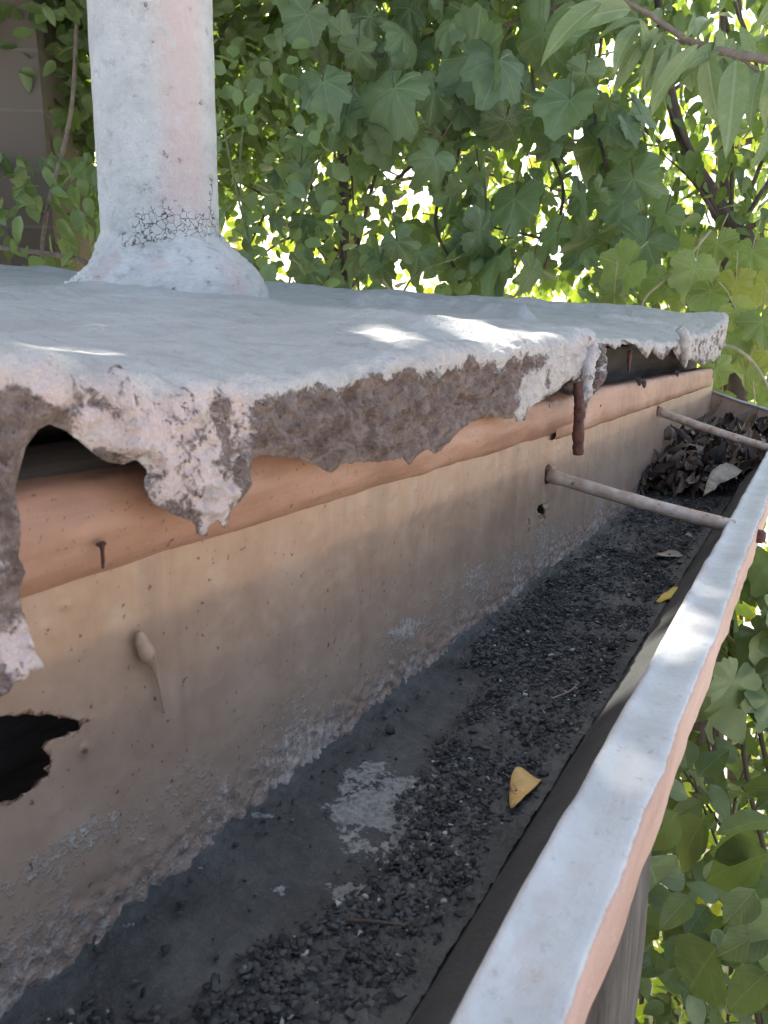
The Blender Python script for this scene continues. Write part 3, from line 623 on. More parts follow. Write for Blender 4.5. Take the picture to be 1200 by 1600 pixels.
# front of the gutter and rim: swept profiles
def sweep(name, prof, y0, y1, n, mat, par, wob=.0004, side=None, seed=0, closed=True):
    ys = np.linspace(y0, y1, n); pr = list(prof)+([prof[0]] if closed else [])
    P = np.zeros((n, len(pr), 3))
    for i, (a, b) in enumerate(pr): P[:, i] = np.c_[np.full(n, a), ys, np.full(n, b)]
    Q = P*np.array([.3, .35, .3]); P[..., 0] += wob*fbm(Q, 60, 3, seed)*2; P[..., 2] += wob*fbm(Q+3, 60, 3, seed+5)
    at_ = {'side': np.repeat(np.array(list(side)+[side[0]] if closed else side)[None], n, 0)} if side else None
    o = grid_mesh(name, P, mat, par, at_)
    m = len(prof)
    if closed:
        me = o.data
    return o
fr_ = [(XFC-.004, ZF-.003), (XFC+.004, ZF+.004), (XFC+.014, ZF+.017), (-.0845, -.195), (XLI-.009, -.178), (XLI-.0015, ZL-.004), (XLI+.002, ZL-.004), (XLI-.004, -.182), (-.080, -.197), (XFC+.018, ZF+.014), (XFC+.008, ZF-.002), (XFC, ZF-.007)]
sweep('front_wall', fr_, -.45, YEND, 120, m_simple('dark_front_metal', ((.3, (.06, .062, .062)), (.7, (.095, .097, .096))), 30, .98, .0012, 500), gut, .0006)
lipp = [(XLI-.001, ZL-.004), (XLI-.002, ZL-.001), (XLI-.0012, ZL+.0012), (XLI+.0006, ZL+.0016), (XLI+.0026, ZL+.0006), (XLI+.0045, ZL-.0006), (XLI+.011, ZL-.0006), (XLO-.004, ZL-.0002), (XLO-.0012, ZL-.0003), (XLO+.0002, ZL-.0014), (XLO+.0006, ZL-.004), (XLO, -.176), (XLO-.0003, -.189), (XLO-.0018, -.1915), (XLO-.004, -.1905), (XLO-.004, -.17), (XLI+.004, -.1655)]
sd = [0]*8+[.15, .62, 1, 1, 1, 1, 1, 1, 0]
sweep('rim', lipp, -.45, YEND+.05, 620, M_LIP, gut, .0006, sd, 4)
# end plate
V = [(XW, YEND, ZF-.005), (-.09, YEND, ZF-.005), (XLO-.006, YEND, -.175), (XLO-.006, YEND, ZL-.003), (-.1, YEND, -.158), (XW, YEND, -.122)]
V = [np.array(v) for v in V]; V2 = [v+np.array([0, .003, 0]) for v in V]; n = len(V)
Fc = [tuple(range(n)), tuple(range(n, 2*n))[::-1]]+[(i, (i+1) % n, n+(i+1) % n, n+i) for i in range(n)]
mk('end_plate', V+V2, Fc, M_WALL, gut, {'up': [.3, .3, .6, .75, .78, .8]*2, 'rust': [.2]*12, 'crust': [-.3]*12}, shade=False)
V, Fc = tube([(XW-.0, YEND-.002, -.119), (-.16, YEND-.002, -.139), (-.1, YEND-.002, -.156), (XLO-.008, YEND-.002, ZL-.001)], .0028, 8, .15, 2); mk('end_rim', V, Fc, M_LIP, gut, {'side': [0.2]*len(V)})
# gutter body below (seen from outside)
under = [(XW-.0042, ZF-.0085), (XW-.0042, ZF-.009), (XFC, ZF-.0095), (-.078, -.1985), (-.07, -.1995), (XFC+.002, ZF-.012), (XW-.0065, ZF-.012), (XW-.0065, ZF-.0085)]
sweep('underside', under, -.45, YEND, 40, M_WALL, gut, 0)
# tie rods
for (a, b) in (((856, 742), (1130, 821)), ((1027, 642), (1199, 702))):
    pa = onX(*a, XW+.001); pb = onZ(*b, ZL-.004); pb[1] = pb[1]; Ym = (pa[1]+pb[1])/2
    pb = np.array([XLI+.003, pb[1], pb[2]])
    pts = [pa+(pb-pa)*k+np.array([0, 0, -.0015*math.sin(math.pi*k)]) for k in np.linspace(0, 1, 24)]
    rd = 11.5*np.linalg.norm(pa)/F
    rad = [.0062+.00012*math.sin(i*1.3) for i in range(24)]; rad[0] = .0075; rad[1] = .0068
    V, Fc = tube(pts, rad, 20, .03, int(a[0])); rod = mk('tie_rod', V, Fc, M_ROD, gut)
    V, Fc = tube([pb+np.array([XLO-XLI-.004, 0, -.006]), pb+np.array([XLO-XLI+.002, 0, -.0065]), pb+np.array([XLO-XLI+.0045, 0, -.0065])], [.006, .0062, .004], 12, .1, 3)
    mk('rod_nut', V, Fc, M_DRIP, rod)
    V, Fc = tube([pa+np.array([-.001, 0, 0]), pa+np.array([.0015, 0, 0])], [.0095, .0078], 14, .3, 5); mk('rust_collar', V, Fc, M_DRIP, rod)

# ------------------------------------------------------------------ crumbs (stuff)
def crumbs(N, region, smin, smax, zof, flat=.5, seed=1):
    g = np.random.RandomState(seed); phi = (1+5**.5)/2
    ico = np.array([(-1, phi, 0), (1, phi, 0), (-1, -phi, 0), (1, -phi, 0), (0, -1, phi), (0, 1, phi), (0, -1, -phi), (0, 1, -phi), (phi, 0, -1), (phi, 0, 1), (-phi, 0, -1), (-phi, 0, 1)])/1.9
    fc = np.array([(0, 11, 5), (0, 5, 1), (0, 1, 7), (0, 7, 10), (0, 10, 11), (1, 5, 9), (5, 11, 4), (11, 10, 2), (10, 7, 6), (7, 1, 8), (3, 9, 4), (3, 4, 2), (3, 2, 6), (3, 6, 8), (3, 8, 9), (4, 9, 5), (2, 4, 11), (6, 2, 10), (8, 6, 7), (9, 8, 1)])
    pos = region(g, N); N = len(pos)
    s = smin+(smax-smin)*g.rand(N)**2.2
    V = ico[None]*(1+.28*g.normal(size=(N, 12, 1)))*s[:, None, None]
    V = V*np.stack([.6+.8*g.rand(N), .6+.8*g.rand(N), flat*(.5+.8*g.rand(N))], -1)[:, None]
    a = g.rand(N)*6.283; ca, sa = np.cos(a), np.sin(a); tl = g.normal(size=(N, 2))*.3
    x = V[..., 0]*ca[:, None]-V[..., 1]*sa[:, None]; y = V[..., 0]*sa[:, None]+V[..., 1]*ca[:, None]; z = V[..., 2]+x*tl[:, :1]+y*tl[:, 1:]
    V = np.stack([x, y, z], -1)+pos[:, None]
    return V.reshape(-1, 3), (fc[None]+12*np.arange(N)[:, None, None]).reshape(-1, 3)
def reg_main(g, N):
    Y = .03+(YEND-.25)*g.rand(N)**1.15; X = XW+.004+(XFC-.002-XW)*g.rand(N)
    P = np.stack([X, Y, X*0+ZF+.0022], -1); sm_ = mask_px(P, SMOOTH, 42)
    gr = smooth(XW+.008, XW+.03, X)*(1-sm_)
    strip = smooth(XFC+.001, XFC-.006, X)
    clump = smooth(-.5, .1, fbm(P, 25, 3, 61))
    keep = g.rand(N) < np.clip(gr*strip*(.45+.55*clump)+.008, 0, 1)
    return P[keep]
V, f = crumbs(120000, reg_main, .0005, .0022, 0, .42)
tag(mk('crumbs', V, f, M_GRAV, shade=False), 'loose black bitumen crumbs and grit covering the gutter floor', 'gravel', kind='stuff')
# thin flakes of black coating lying on the floor
def flakes(N, seed):
    g = np.random.RandomState(seed); P = reg_main(g, N); N = len(P); k = 7
    an = np.sort(g.rand(N, k)*6.283, 1); r = (.0014+.0034*g.rand(N, 1)**2)*(.5+.7*np.clip(P[:, 1:2], 0, 1))*(.6+.5*g.rand(N, k))
    tl = g.normal(size=(N, 2))*.22; x = r*np.cos(an); y = r*np.sin(an)*.8; z = .0022+x*tl[:, :1]+y*tl[:, 1:]+g.rand(N, 1)*.002
    top = np.stack([x, y, z], -1)+P[:, None]; bot = top-np.array([0, 0, .0011]); V = np.concatenate([top, bot], 1).reshape(-1, 3)
    Fc = []
    for i in range(N):
        b = i*2*k; Fc.append(tuple(b+j for j in range(k))); Fc += [(b+j, b+k+j, b+k+(j+1) % k, b+(j+1) % k) for j in range(k)]
    return V, Fc
tag(mk('coating_flakes', *flakes(2600, 5), M_GRAV, shade=False), 'thin broken flakes of black coating strewn over the gutter floor', 'flakes', kind='stuff')

# ------------------------------------------------------------------ leaves
def palm_leaf(seed, n=44, teeth=.05, cup=.25):
    g = np.random.RandomState(seed); th = np.linspace(-math.pi, math.pi, n, endpoint=False)
    ka = [-180, -165, -130, -100, -78, -50, -27, 0, 27, 50, 78, 100, 130, 165, 180]
    kr = [.10, .48, .62, .70, .60, .84, .70, 1.0, .70, .84, .60, .70, .62, .48, .10]; kr = list(np.array(kr)-(seed % 3)*.06*np.array([0, 0, 0, 0, 1, 0, 1, 0, 1, 0, 1, 0, 0, 0, 0]))
    r = np.interp(np.degrees(th), ka, np.array(kr)*(1+.07*g.normal(size=len(ka))))
    r = r*(1+(teeth*(.4+g.rand(n)))*np.where(np.arange(n) % 2, 1, -1))
    x, y = np.sin(th)*r*.78, np.cos(th)*r*.78; ring = np.stack([x, y], -1)
    V2 = np.concatenate([[[0, 0]], ring*.5, ring]); rr = np.hypot(V2[:, 0], V2[:, 1]); a = np.arctan2(V2[:, 0], V2[:, 1])
    z = (.5*g.rand()-.08)*np.abs(V2[:, 0])-cup*rr**2*(.8+.9*g.rand())+.05*np.abs(V2[:, 0])*g.normal()+.06*rr*np.cos(a*7.2+g.rand()*6)+.05*rr*np.sin(a*3+g.rand()*6)-.25*np.clip(V2[:, 1], 0, 1)**2*g.rand()
    f = [(0, 1+i, 1+(i+1) % n) for i in range(n)]; f2 = [(1+i, 1+n+i, 1+n+(i+1) % n) for i in range(n)]+[(1+i, 1+n+(i+1) % n, 1+(i+1) % n) for i in range(n)]
    return np.c_[V2, z], np.array(f+f2), V2
def oval_leaf(seed, wd=.25, nl=9, droop=.35, fold=.25, pw=.75, wave=.02):
    g = np.random.RandomState(seed); t = np.linspace(0, 1, nl); u = np.array([-1, -.5, 0, .5, 1])
    wl = wd*np.sin(math.pi*t**pw)**.85*(1-.15*t); wl[0] = .008; wl[-1] = .004
    T, Uu = np.meshgrid(t, u, indexing='ij'); X = Uu*wl[:, None]; Y = T-.5*droop**2*T**3*.5; Z = -droop*T**2*.5+fold*np.abs(X)+wave*np.sin(T*14+g.rand()*6+Uu*2)*np.abs(Uu)
    V = np.stack([X, Y, Z], -1).reshape(-1, 3); I = np.arange(nl*5).reshape(nl, 5)
    q = np.stack([I[:-1, :-1], I[1:, :-1], I[1:, 1:], I[:-1, 1:]], -1).reshape(-1, 4)
    f = np.concatenate([q[:, :3], q[:, [0, 2, 3]]]); return V, f, np.stack([X, T], -1).reshape(-1, 2)
def small_leaf(seed, wd=.3):
    g = np.random.RandomState(seed); k = .12*g.normal()
    V = np.array([(0, 0, 0), (wd*.8, .28, .09), (wd, .55, .10+k), (wd*.55, .82, .0), (0, 1, -.12), (-wd*.55, .82, 0), (-wd, .55, .10-k), (-wd*.8, .28, .09), (0, .5, -.02)])
    f = np.array([(8, i, (i+1) % 8) for i in range(8)]); return V, f, V[:, :2]
def norm(v): v = np.asarray(v, float); return v/np.maximum(np.linalg.norm(v, axis=-1, keepdims=True), 1e-9)
def leaves(name, variants, pos, tip, nrm, size, mat, parent):
    pos = np.asarray(pos, float); N = len(pos); tip = norm(tip); nrm = np.asarray(nrm, float)
    xa = norm(np.cross(tip, nrm)); za = norm(np.cross(xa, tip)); size = np.ones(N)*size
    Vs, Fs, Us = [], [], []; o = 0; pick = np.random.RandomState(N).randint(len(variants), size=N)
    for k, (v, f, uv) in enumerate(variants):
        m = pick == k; c = m.sum()
        if not c: continue
        W = pos[m][:, None]+size[m][:, None, None]*(v[None, :, :1]*xa[m][:, None]+v[None, :, 1:2]*tip[m][:, None]+v[None, :, 2:]*za[m][:, None])
        Vs.append(W.reshape(-1, 3)); Fs.append((f[None]+o+len(v)*np.arange(c)[:, None, None]).reshape(-1, 3)); Us.append(np.tile(uv, (c, 1))); o += c*len(v)
    return mk(name, np.concatenate(Vs), np.concatenate(Fs), mat, parent, uv=np.concatenate(Us))
PALM = [palm_leaf(i, cup=.15+.1*i) for i in range(7)]
OVAL = [oval_leaf(i, .23+.02*i, droop=.2+.1*i) for i in range(5)]
LONG = [oval_leaf(20+i, .125+.012*i, 12, .45+.1*i, .5, .8, .012) for i in range(5)]
ROUND = [oval_leaf(40+i, .36, 7, .2, .15, .9) for i in range(4)]
SMALL = [small_leaf(i, .26+.03*i) for i in range(5)]

ML_VINE = m_leaf('vine_leaf', (.085, .13, .07), (.16, .225, .115), (.20, .31, .06), 'palm', tf=.32)
ML_VINEL = m_leaf('light_vine_leaf', (.15, .21, .07), (.22, .29, .10), (.30, .42, .07), 'palm', hue=(.34, .34, .07), tf=.38)
ML_OVAL = m_leaf('oval_leaf', (.08, .125, .06), (.16, .22, .10), (.22, .34, .06), 'oval', tf=.35)
ML_PEACH = m_leaf('long_leaf', (.20, .26, .12), (.28, .34, .17), (.25, .36, .08), 'oval', tf=.3)
ML_FAR = m_leaf('sun_tinted_leaf', (.14, .21, .03), (.26, .36, .05), (.66, .84, .09), 'plain', tf=.55, hue=(.40, .36, .05))  # backlit sun brightness put into this leaf's colour and translucency
ML_MID = m_leaf('shade_tinted_leaf', (.055, .09, .035), (.13, .19, .075), (.24, .36, .05), 'plain', tf=.4)  # darker leaf copy, shade put into its colour
ML_RND = m_leaf('shrub_leaf', (.12, .18, .085), (.21, .29, .14), (.26, .38, .08), 'plain', tf=.4)
to_cam = lambda P: norm(-np.asarray(P, float))
# places where the sky shows brightly between the plants (bearing areas, in photo pixels)
GAPS = [(625, 265, 48, 42), (655, 300, 30, 40), (640, 415, 62, 38), (130, 375, 30, 22), (110, 15, 40, 25), (130, 130, 26, 30), (905, 215, 42, 28), (900, 280, 22, 18), (480, 190, 16, 12), (830, 360, 38, 14), (500, 395, 10, 16), (1190, 380, 14, 20), (860, 395, 40, 20), (110, 200, 20, 30), (950, 85, 40, 30), (1150, 20, 50, 14), (575, 330, 14, 14),
        (1130, 1150, 45, 30), (1040, 1330, 18, 30), (1060, 1500, 24, 30), (1110, 1330, 22, 16), (1010, 1560, 18, 26), (1190, 800, 14, 26), (1150, 1420, 16, 14)]
def gapf(x, y, k=1.):
    g = np.zeros_like(x)
    for cx, cy, a, b in GAPS: g = np.maximum(g, np.exp(-(((x-cx)/(a*k))**2+((y-cy)/(b*k))**2)**2))
    return g
def cloud(N, x0, x1, y0, y1, d0, d1, seed, gap=1., clump=0., cs=3.):
    g = np.random.RandomState(seed); x = x0+(x1-x0)*g.rand(N); y = y0+(y1-y0)*g.rand(N); d = d0+(d1-d0)*g.rand(N)
    P = (cr[None]*(x-600)[:, None]+cu[None]*(800-y)[:, None]+cf[None]*F)*(d/F)[:, None]
    k = g.rand(N) > gapf(x, y)*gap
    if clump: k &= fbm(P, cs, 3, seed) > (g.rand(N)-.5)*.5-.55+clump
    k &= P[:, 2] > GZ+.02
    return P[k], g
def hang(P, g, jit=.6, face=.7, down=1.):
    N = len(P); tip = np.array([0, 0, -down])+g.normal(size=(N, 3))*jit
    n = to_cam(P)*face+np.array([0, 0, .55])+g.normal(size=(N, 3))*.45; return tip, n

# overhanging tree that shades the roof; the sun comes through it in a few places only
def to_plane(P, zf):    # follow sunlight from P down to height zf
    t = (P[:, 2]-zf)/sun_dir[2]; return P-sun_dir[None]*t[:, None]
dap = []
for px, py, rx, ry in [(100, 474, .030, .018), (150, 550, .020, .012), (70, 545, .012, .008), (215, 513, .022, .006), (620, 548, .030, .010), (700, 535, .045, .013), (800, 532, .045, .010), (690, 507, .05, .012), (560, 530, .02, .006), (880, 520, .02, .008)]:
    q = onroof(px, py); dap.append((q, rx*1.0, .03))
for px, py, rx in [(1162, 799, .009), (1122, 925, .010), (1098, 960, .008), (1075, 1000, .014), (1042, 1095, .014), (1000, 1165, .009)]:
    dap.append((onZ(px, py, ZL), rx*.55, rx))
tree = thing('overhanging_tree', 'broad tree leaning over the flat roof, its crown above the picture casting dappled shade', 'tree')
g = np.random.RandomState(77); N = 42000
e1 = norm(np.cross(sun_dir, [0, 0, 1])); e2 = np.cross(e1, sun_dir); cen = np.array([-.75, .9, 0])+sun_dir*2.5
r = 2.1*g.rand(N)**.78; a = g.rand(N)*6.283
Pc = cen+e1[None]*(r*np.cos(a))[:, None]+e2[None]*(r*np.sin(a))[:, None]+sun_dir[None]*(g.normal(size=N)*.22)[:, None]
rough_ = g.rand(N); keep = np.ones(N, bool); Lsz = .06+.04*g.rand(N)
for q, rx, ry in dap:
    h = to_plane(Pc, q[2]); 
    # perpendicular distance from the sun line through q
    v = Pc-q[None]; v = v-(v@sun_dir)[:, None]*sun_dir[None]; dd = np.linalg.norm(v, axis=1); keep &= dd > rx*.7+Lsz*.24
Pc = Pc[keep]; Lsz = Lsz[keep]; N = len(Pc)
nn = sun_dir[None]*1.1+g.normal(size=(N, 3))*.45; tp = g.normal(size=(N, 3)); ctr = Pc
tpn = norm(tp-(tp*norm(nn)).sum(1, keepdims=True)*norm(nn))
leaves('crown', OVAL, ctr-tpn*(Lsz*.5)[:, None], tpn, nn, Lsz, ML_MID, tree)
tr = []
base_p = np.array([-3.9, 2.6, GZ]); fork = np.array([-3.3, 2.7, 1.4])
tr.append(tube(spline([base_p, base_p*.5+fork*.5+np.array([.15, 0, 0]), fork], 8), np.linspace(.17, .11, 17), 14, .2, 3))
for k in range(9):
    aa = k*.7; e = cen+e1*(1.4*math.cos(aa))+e2*(1.4*math.sin(aa)); m_ = (fork+e)/2+np.array([0, 0, .3])
    tr.append(tube(spline([fork, m_, e], 8), np.linspace(.06, .01, 17), 8, .2, k))
mk('trunk', *merge(tr), M_BARK, tree)

# trees far behind, sunlit
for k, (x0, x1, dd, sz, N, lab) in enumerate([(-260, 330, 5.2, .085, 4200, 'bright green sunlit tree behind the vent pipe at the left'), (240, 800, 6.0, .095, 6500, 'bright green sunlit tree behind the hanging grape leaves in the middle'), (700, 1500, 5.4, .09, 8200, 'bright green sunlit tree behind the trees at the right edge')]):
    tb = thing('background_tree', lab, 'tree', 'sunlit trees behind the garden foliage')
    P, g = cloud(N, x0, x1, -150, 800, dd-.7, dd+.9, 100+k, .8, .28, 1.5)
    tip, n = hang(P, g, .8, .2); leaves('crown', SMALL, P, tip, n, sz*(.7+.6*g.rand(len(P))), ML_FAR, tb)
    xc_ = (x0+x1)/2; b = at(xc_, 1200, dd); b[2] = GZ; t_ = at(xc_+20, 100, dd)
    L = [tube(spline([b, (b+t_)/2+np.array([.1, .05, 0]), t_], 8), np.linspace(.10, .03, 17), 10, .2, k)]
    for j in range(7):
        s0 = b+(t_-b)*(.45+.07*j); e = at(x0+(x1-x0)*rnd.random(), 60+500*rnd.random(), dd+.3*rnd.random()); L.append(tube(spline([s0, (s0+e)/2+np.array([0, 0, .12]), e], 6), np.linspace(.03, .006, 13), 6))
    mk('trunk', *merge(L), M_BARK, tb)
# dark middle-distance trees
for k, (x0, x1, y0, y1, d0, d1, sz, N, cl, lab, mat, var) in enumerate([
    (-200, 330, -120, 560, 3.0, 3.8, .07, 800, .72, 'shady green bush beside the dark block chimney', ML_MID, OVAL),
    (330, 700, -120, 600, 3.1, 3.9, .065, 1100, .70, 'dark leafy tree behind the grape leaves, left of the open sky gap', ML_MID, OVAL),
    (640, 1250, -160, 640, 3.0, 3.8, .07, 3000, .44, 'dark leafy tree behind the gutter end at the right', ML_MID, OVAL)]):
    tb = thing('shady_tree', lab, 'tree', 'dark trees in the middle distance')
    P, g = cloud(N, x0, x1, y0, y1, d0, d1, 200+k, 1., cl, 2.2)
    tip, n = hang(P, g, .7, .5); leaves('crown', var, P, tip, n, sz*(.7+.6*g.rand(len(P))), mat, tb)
    xc_ = [20, 533, 1130][k]; dd = (d0+d1)/2; b = at(xc_+30, 1500, dd); b[2] = GZ; t_ = at(xc_, -40, dd)
    L = [tube(spline([b, at(xc_+5, 360, dd), at(xc_-2, 150, dd), t_], 8), np.linspace([.04, .03, .045][k], .01, 25), 10, .2, k)]
    for j in range(12):
        q = rnd.random(); s0 = at(xc_, 520-560*q, dd); e = at(x0+(x1-x0)*rnd.random(), s0[2]*0+500-600*rnd.random(), dd-.3+.5*rnd.random())
        L.append(tube(spline([s0, (s0+e)/2+np.array([0, 0, .08]), e], 6), np.linspace(.012, .003, 13), 6))
    mk('trunk', *merge(L), M_BARK, tb)

bl = thing('sapling', 'thin sapling with small yellow-green leaves showing through the gaps behind the grape vine', 'tree')
P, g = cloud(1500, 60, 1250, -100, 520, 3.9, 4.6, 301, .95, .50, 3.); tip, n = hang(P, g, .9, .3); leaves('crown', SMALL+ROUND, P, tip, n, .045+.05*g.rand(len(P)), ML_FAR, bl)
L = [tube(spline([at(560, 1200, 4.2)*np.array([1, 1, 0])+np.array([0, 0, GZ]), at(540, 500, 4.2), at(534, 250, 4.2), at(528, -50, 4.2)], 8), np.linspace(.05, .012, 25), 8, .2, 5)]
for k in range(9): e = at(120+130*k, 60+60*(k*3 % 7), 4.3); L.append(tube(spline([at(536, 420-20*k, 4.2), (at(536, 420-20*k, 4.2)+e)/2+np.array([0, 0, .1]), e], 6), np.linspace(.014, .003, 13), 6))
mk('trunk', *merge(L), M_BARK, bl)
def petioles(P, tip, g, ln, r_, up=.6):
    L = []
    for p, t in zip(P, norm(tip)):
        e = p-t*ln*.6+np.array([g.normal()*.02, g.normal()*.02, ln*up]); L.append(tube([p, (p+e)/2+np.array([0, 0, .01]), e], [r_, r_, r_*1.2], 5, cap=False))
    return merge(L)
# grape vine hanging behind the roof
vine = thing('grape_vine', 'grape vine with large lobed leaves hanging in a curtain behind the flat roof', 'vine')
big = [(735, 120, 120), (615, 165, 110), (820, 170, 120), (790, 205, 100), (505, 150, 100), (640, 110, 95), (750, 290, 90), (805, 330, 80), (730, 45, 95), (850, 80, 110), (865, 245, 110), (935, 255, 95), (905, 320, 85), (560, 95, 85), (700, 235, 85), (780, 120, 95), (690, 410, 80), (780, 425, 95), (930, 395, 105), (870, 380, 90), (830, 440, 90), (850, 30, 100), (640, 30, 90), (560, 25, 80), (915, 130, 90),
       (470, 75, 80), (990, 300, 85), (1010, 400, 90), (480, 40, 70), (760, 350, 90), (890, 180, 100), (960, 190, 80), (1040, 350, 85), (730, 460, 70), (620, 390, 50), (600, 90, 80), (680, 160, 90), (540, 200, 70), (950, 450, 80), (720, 180, 90), (835, 300, 85)]
pos, sz, tips, ns = [], [], [], []; g = np.random.RandomState(5)
for (x, y, s_) in big:
    d = 2.15+.5*g.rand(); s_ *= .62+.5*g.rand(); c = at(x, y-s_*.25, d); pos.append(c); sz.append(s_*d/F)
    tips.append(np.array([g.normal()*.6, g.normal()*.4, -1])); ns.append(to_cam(c)*.6+np.array([g.normal()*.6, g.normal()*.6, .5+g.normal()*.45]))
P, g = cloud(620, 430, 1010, -140, 470, 2.25, 2.95, 31, 1., .50, 4.)
tip, n = hang(P, g, .8, .35); pos += list(P); sz += list(.05+.09*g.rand(len(P))); tips += list(tip); ns += list(n)
leaves('foliage', PALM, pos, tips, ns, np.array(sz), ML_VINE, vine)
L = []
for pts in ([(560, -80), (545, 60), (530, 160), (535, 260)], [(700, -80), (690, 80), (720, 220), (680, 340), (715, 430), (725, 470)], [(840, -80), (830, 80), (845, 200), (880, 300), (850, 420)], [(620, 280), (700, 200), (760, 60), (900, 0)], [(480, 60), (560, 90), (640, 70), (740, 20)], [(940, 60), (930, 180), (960, 300), (990, 420)]):
    L.append(tube(spline([at(x, y, 2.45+.1*rnd.random()) for x, y in pts], 8), .0055, 7, .2, 3))
L.append(petioles(pos[:60], tips[:60], g, .09, .0018)); mk('stem', *merge(L), M_BARK, vine)
# light vine with yellowing leaves above and beside the gutter end
lv = thing('young_vine', 'light green vine with yellowing lobed leaves climbing past the gutter end', 'vine')
spec = [(980, 440, 95), (1085, 440, 80), (1060, 400, 60), (1120, 395, 62), (1140, 540, 85), (1165, 600, 70), (1180, 560, 85), (1120, 590, 55), (1190, 520, 70), (1150, 500, 60), (1195, 620, 60), (1030, 455, 60), (1110, 470, 60), (1150, 455, 60), (1195, 460, 75), (1175, 410, 70), (1060, 470, 50), (960, 470, 50), (1200, 570, 80), (1130, 630, 40), (1180, 655, 45)]
pos, sz, tips, ns = [], [], [], []; g = np.random.RandomState(9)
for (x, y, s_) in spec:
    d = 2.12+.22*g.rand() if y < 485 else 2.02+.15*g.rand(); c = at(x, y-s_*.25, d); pos.append(c); sz.append(s_*d/F*.9)
    tips.append(np.array([g.normal()*.4, g.normal()*.3, -1])); ns.append(to_cam(c)*.8+np.array([g.normal()*.3, g.normal()*.3, .4]))
leaves('foliage', PALM, pos, tips, ns, np.array(sz), ML_VINEL, lv)
L = [tube(spline([at(1132, 540, 2.06), at(1150, 545, 2.05), at(1175, 565, 2.05), at(1200, 605, 2.05), at(1260, 720, 2.1)], 8), .005, 8, .1, 2)]
L.append(tube(spline([at(1010, 520, 2.2), at(1005, 470, 2.2), at(1060, 420, 2.2), at(1110, 360, 2.25)], 8), .004, 7)); L.append(tube(spline([at(1260, 720, 2.1), at(1270, 1000, 2.2), at(1260, 1300, 2.3)], 8), .006, 7)); L.append(petioles(pos, tips, g, .07, .0018)); mk('stem', *merge(L), M_PALESTEM, lv)
# peach tree branch at top right
pt = thing('peach_tree', 'peach tree branch with long drooping pale leaves reaching in at the top right', 'tree')
spec = [(985, 15, 880, 40, 1), (940, 5, 850, 80, 1), (975, 25, 900, 20, 0), (1105, 80, 1115, 200, 1), (1150, 95, 1140, 215, 1), (1090, 70, 1022, 160, 1), (1060, 65, 1025, 165, 0), (1070, 60, 1100, 20, 1), (1190, 110, 1165, 185, 1), (1125, 75, 1085, 105, 0), (1040, 50, 990, 120, 0), (1050, 70, 1010, 110, 0), (1085, 60, 1120, 5, 0), (1000, 40, 960, 90, 0), (1200, 200, 1188, 262, 1), (1215, 90, 1195, 190, 1), (1150, 85, 1200, 60, 0), (1110, 80, 1060, 130, 0), (1000, 30, 940, 60, 0), (1180, 95, 1150, 40, 0), (1075, 70, 1075, 150, 0), (1020, 45, 1040, 0, 0), (1225, 120, 1230, 220, 1), (1240, 210, 1200, 240, 0), (1060, 65, 1010, 75, 0), (1130, 90, 1125, 160, 0), (1165, 100, 1185, 160, 0)]
pos, sz, tips, ns = [], [], [], []; g = np.random.RandomState(15)
for (x, y, x2, y2, f_) in spec:
    d = 1.42+.15*g.rand()-(.12 if f_ else 0); a_ = at(x, y, d); b_ = at(x2, y2, d-.04+.08*g.rand()); pos.append(a_); tips.append(b_-a_+np.array([0, 0, .02])); sz.append(np.linalg.norm(b_-a_)*1.12)
    ns.append(to_cam(a_)*.8+np.array([g.normal()*.35, g.normal()*.35, .4]))
for k in range(16):
    x = 990+230*g.rand(); y = 40+.25*(x-990)+15*g.normal(); a_ = at(x, y, 1.4+.15*g.rand()); pos.append(a_); tips.append(np.array([-.15+.3*g.normal(), .2*g.normal(), -1])); sz.append(.07+.06*g.rand()); ns.append(to_cam(a_)*.7+np.array([g.normal()*.5, g.normal()*.5, .3]))
# more of the tree outside the picture
P, g = cloud(130, 1230, 1700, -300, 330, 1.2, 1.9, 71); tip, n = hang(P, g, .5, .4); pos += list(P); tips += list(tip); ns += list(n); sz += list(.09+.05*g.rand(len(P)))
leaves('foliage', LONG, pos, tips, ns, np.array(sz), ML_PEACH, pt)
L = [tube(spline([at(960, -5, 1.46), at(1010, 20, 1.45), at(1080, 65, 1.44), at(1150, 85, 1.42), at(1210, 95, 1.42), at(1300, 120, 1.5), at(1500, 180, 1.8)], 8), np.linspace(.0035, .012, 49), 8, .15, 3)]
L.append(tube(spline([at(1150, 85, 1.42), at(1190, 120, 1.42), at(1230, 200, 1.42)], 6), .003, 6)); L.append(tube(spline([at(1500, 180, 1.8), at(1620, 600, 2.0), np.array([1.9, 1.3, GZ])], 8), np.linspace(.02, .07, 17), 10, .2, 3))
mk('branch', *merge(L), M_TWIG, pt)
# small round-leaved shrub between pipe and vine
sh = thing('round_leaved_shrub', 'shrub with small round leaves on arching stems just right of the vent pipe', 'shrub')
P, g = cloud(380, 325, 520, 60, 450, 2.1, 2.6, 41, 1., .58, 5.); P2, g2 = cloud(300, 470, 760, 330, 470, 2.3, 2.8, 42, 1., .42, 5.); P = np.concatenate([P, P2])
tip, n = hang(P, g, .8, .6, .6); leaves('foliage', ROUND, P, tip, n, .045+.03*g.rand(len(P)), ML_RND, sh)
L = []
for k, pts in enumerate([[(430, 560), (400, 420), (370, 300), (340, 150)], [(440, 560), (390, 380), (375, 250), (400, 90)], [(430, 560), (460, 400), (480, 300), (520, 200)], [(440, 560), (420, 440), (345, 380)], [(600, 560), (560, 430), (640, 380)], [(600, 560), (640, 440), (720, 400)]]):
    L.append(tube(spline([at(x, y, 2.3) for x, y in pts], 8), .0035, 6, .1, k))
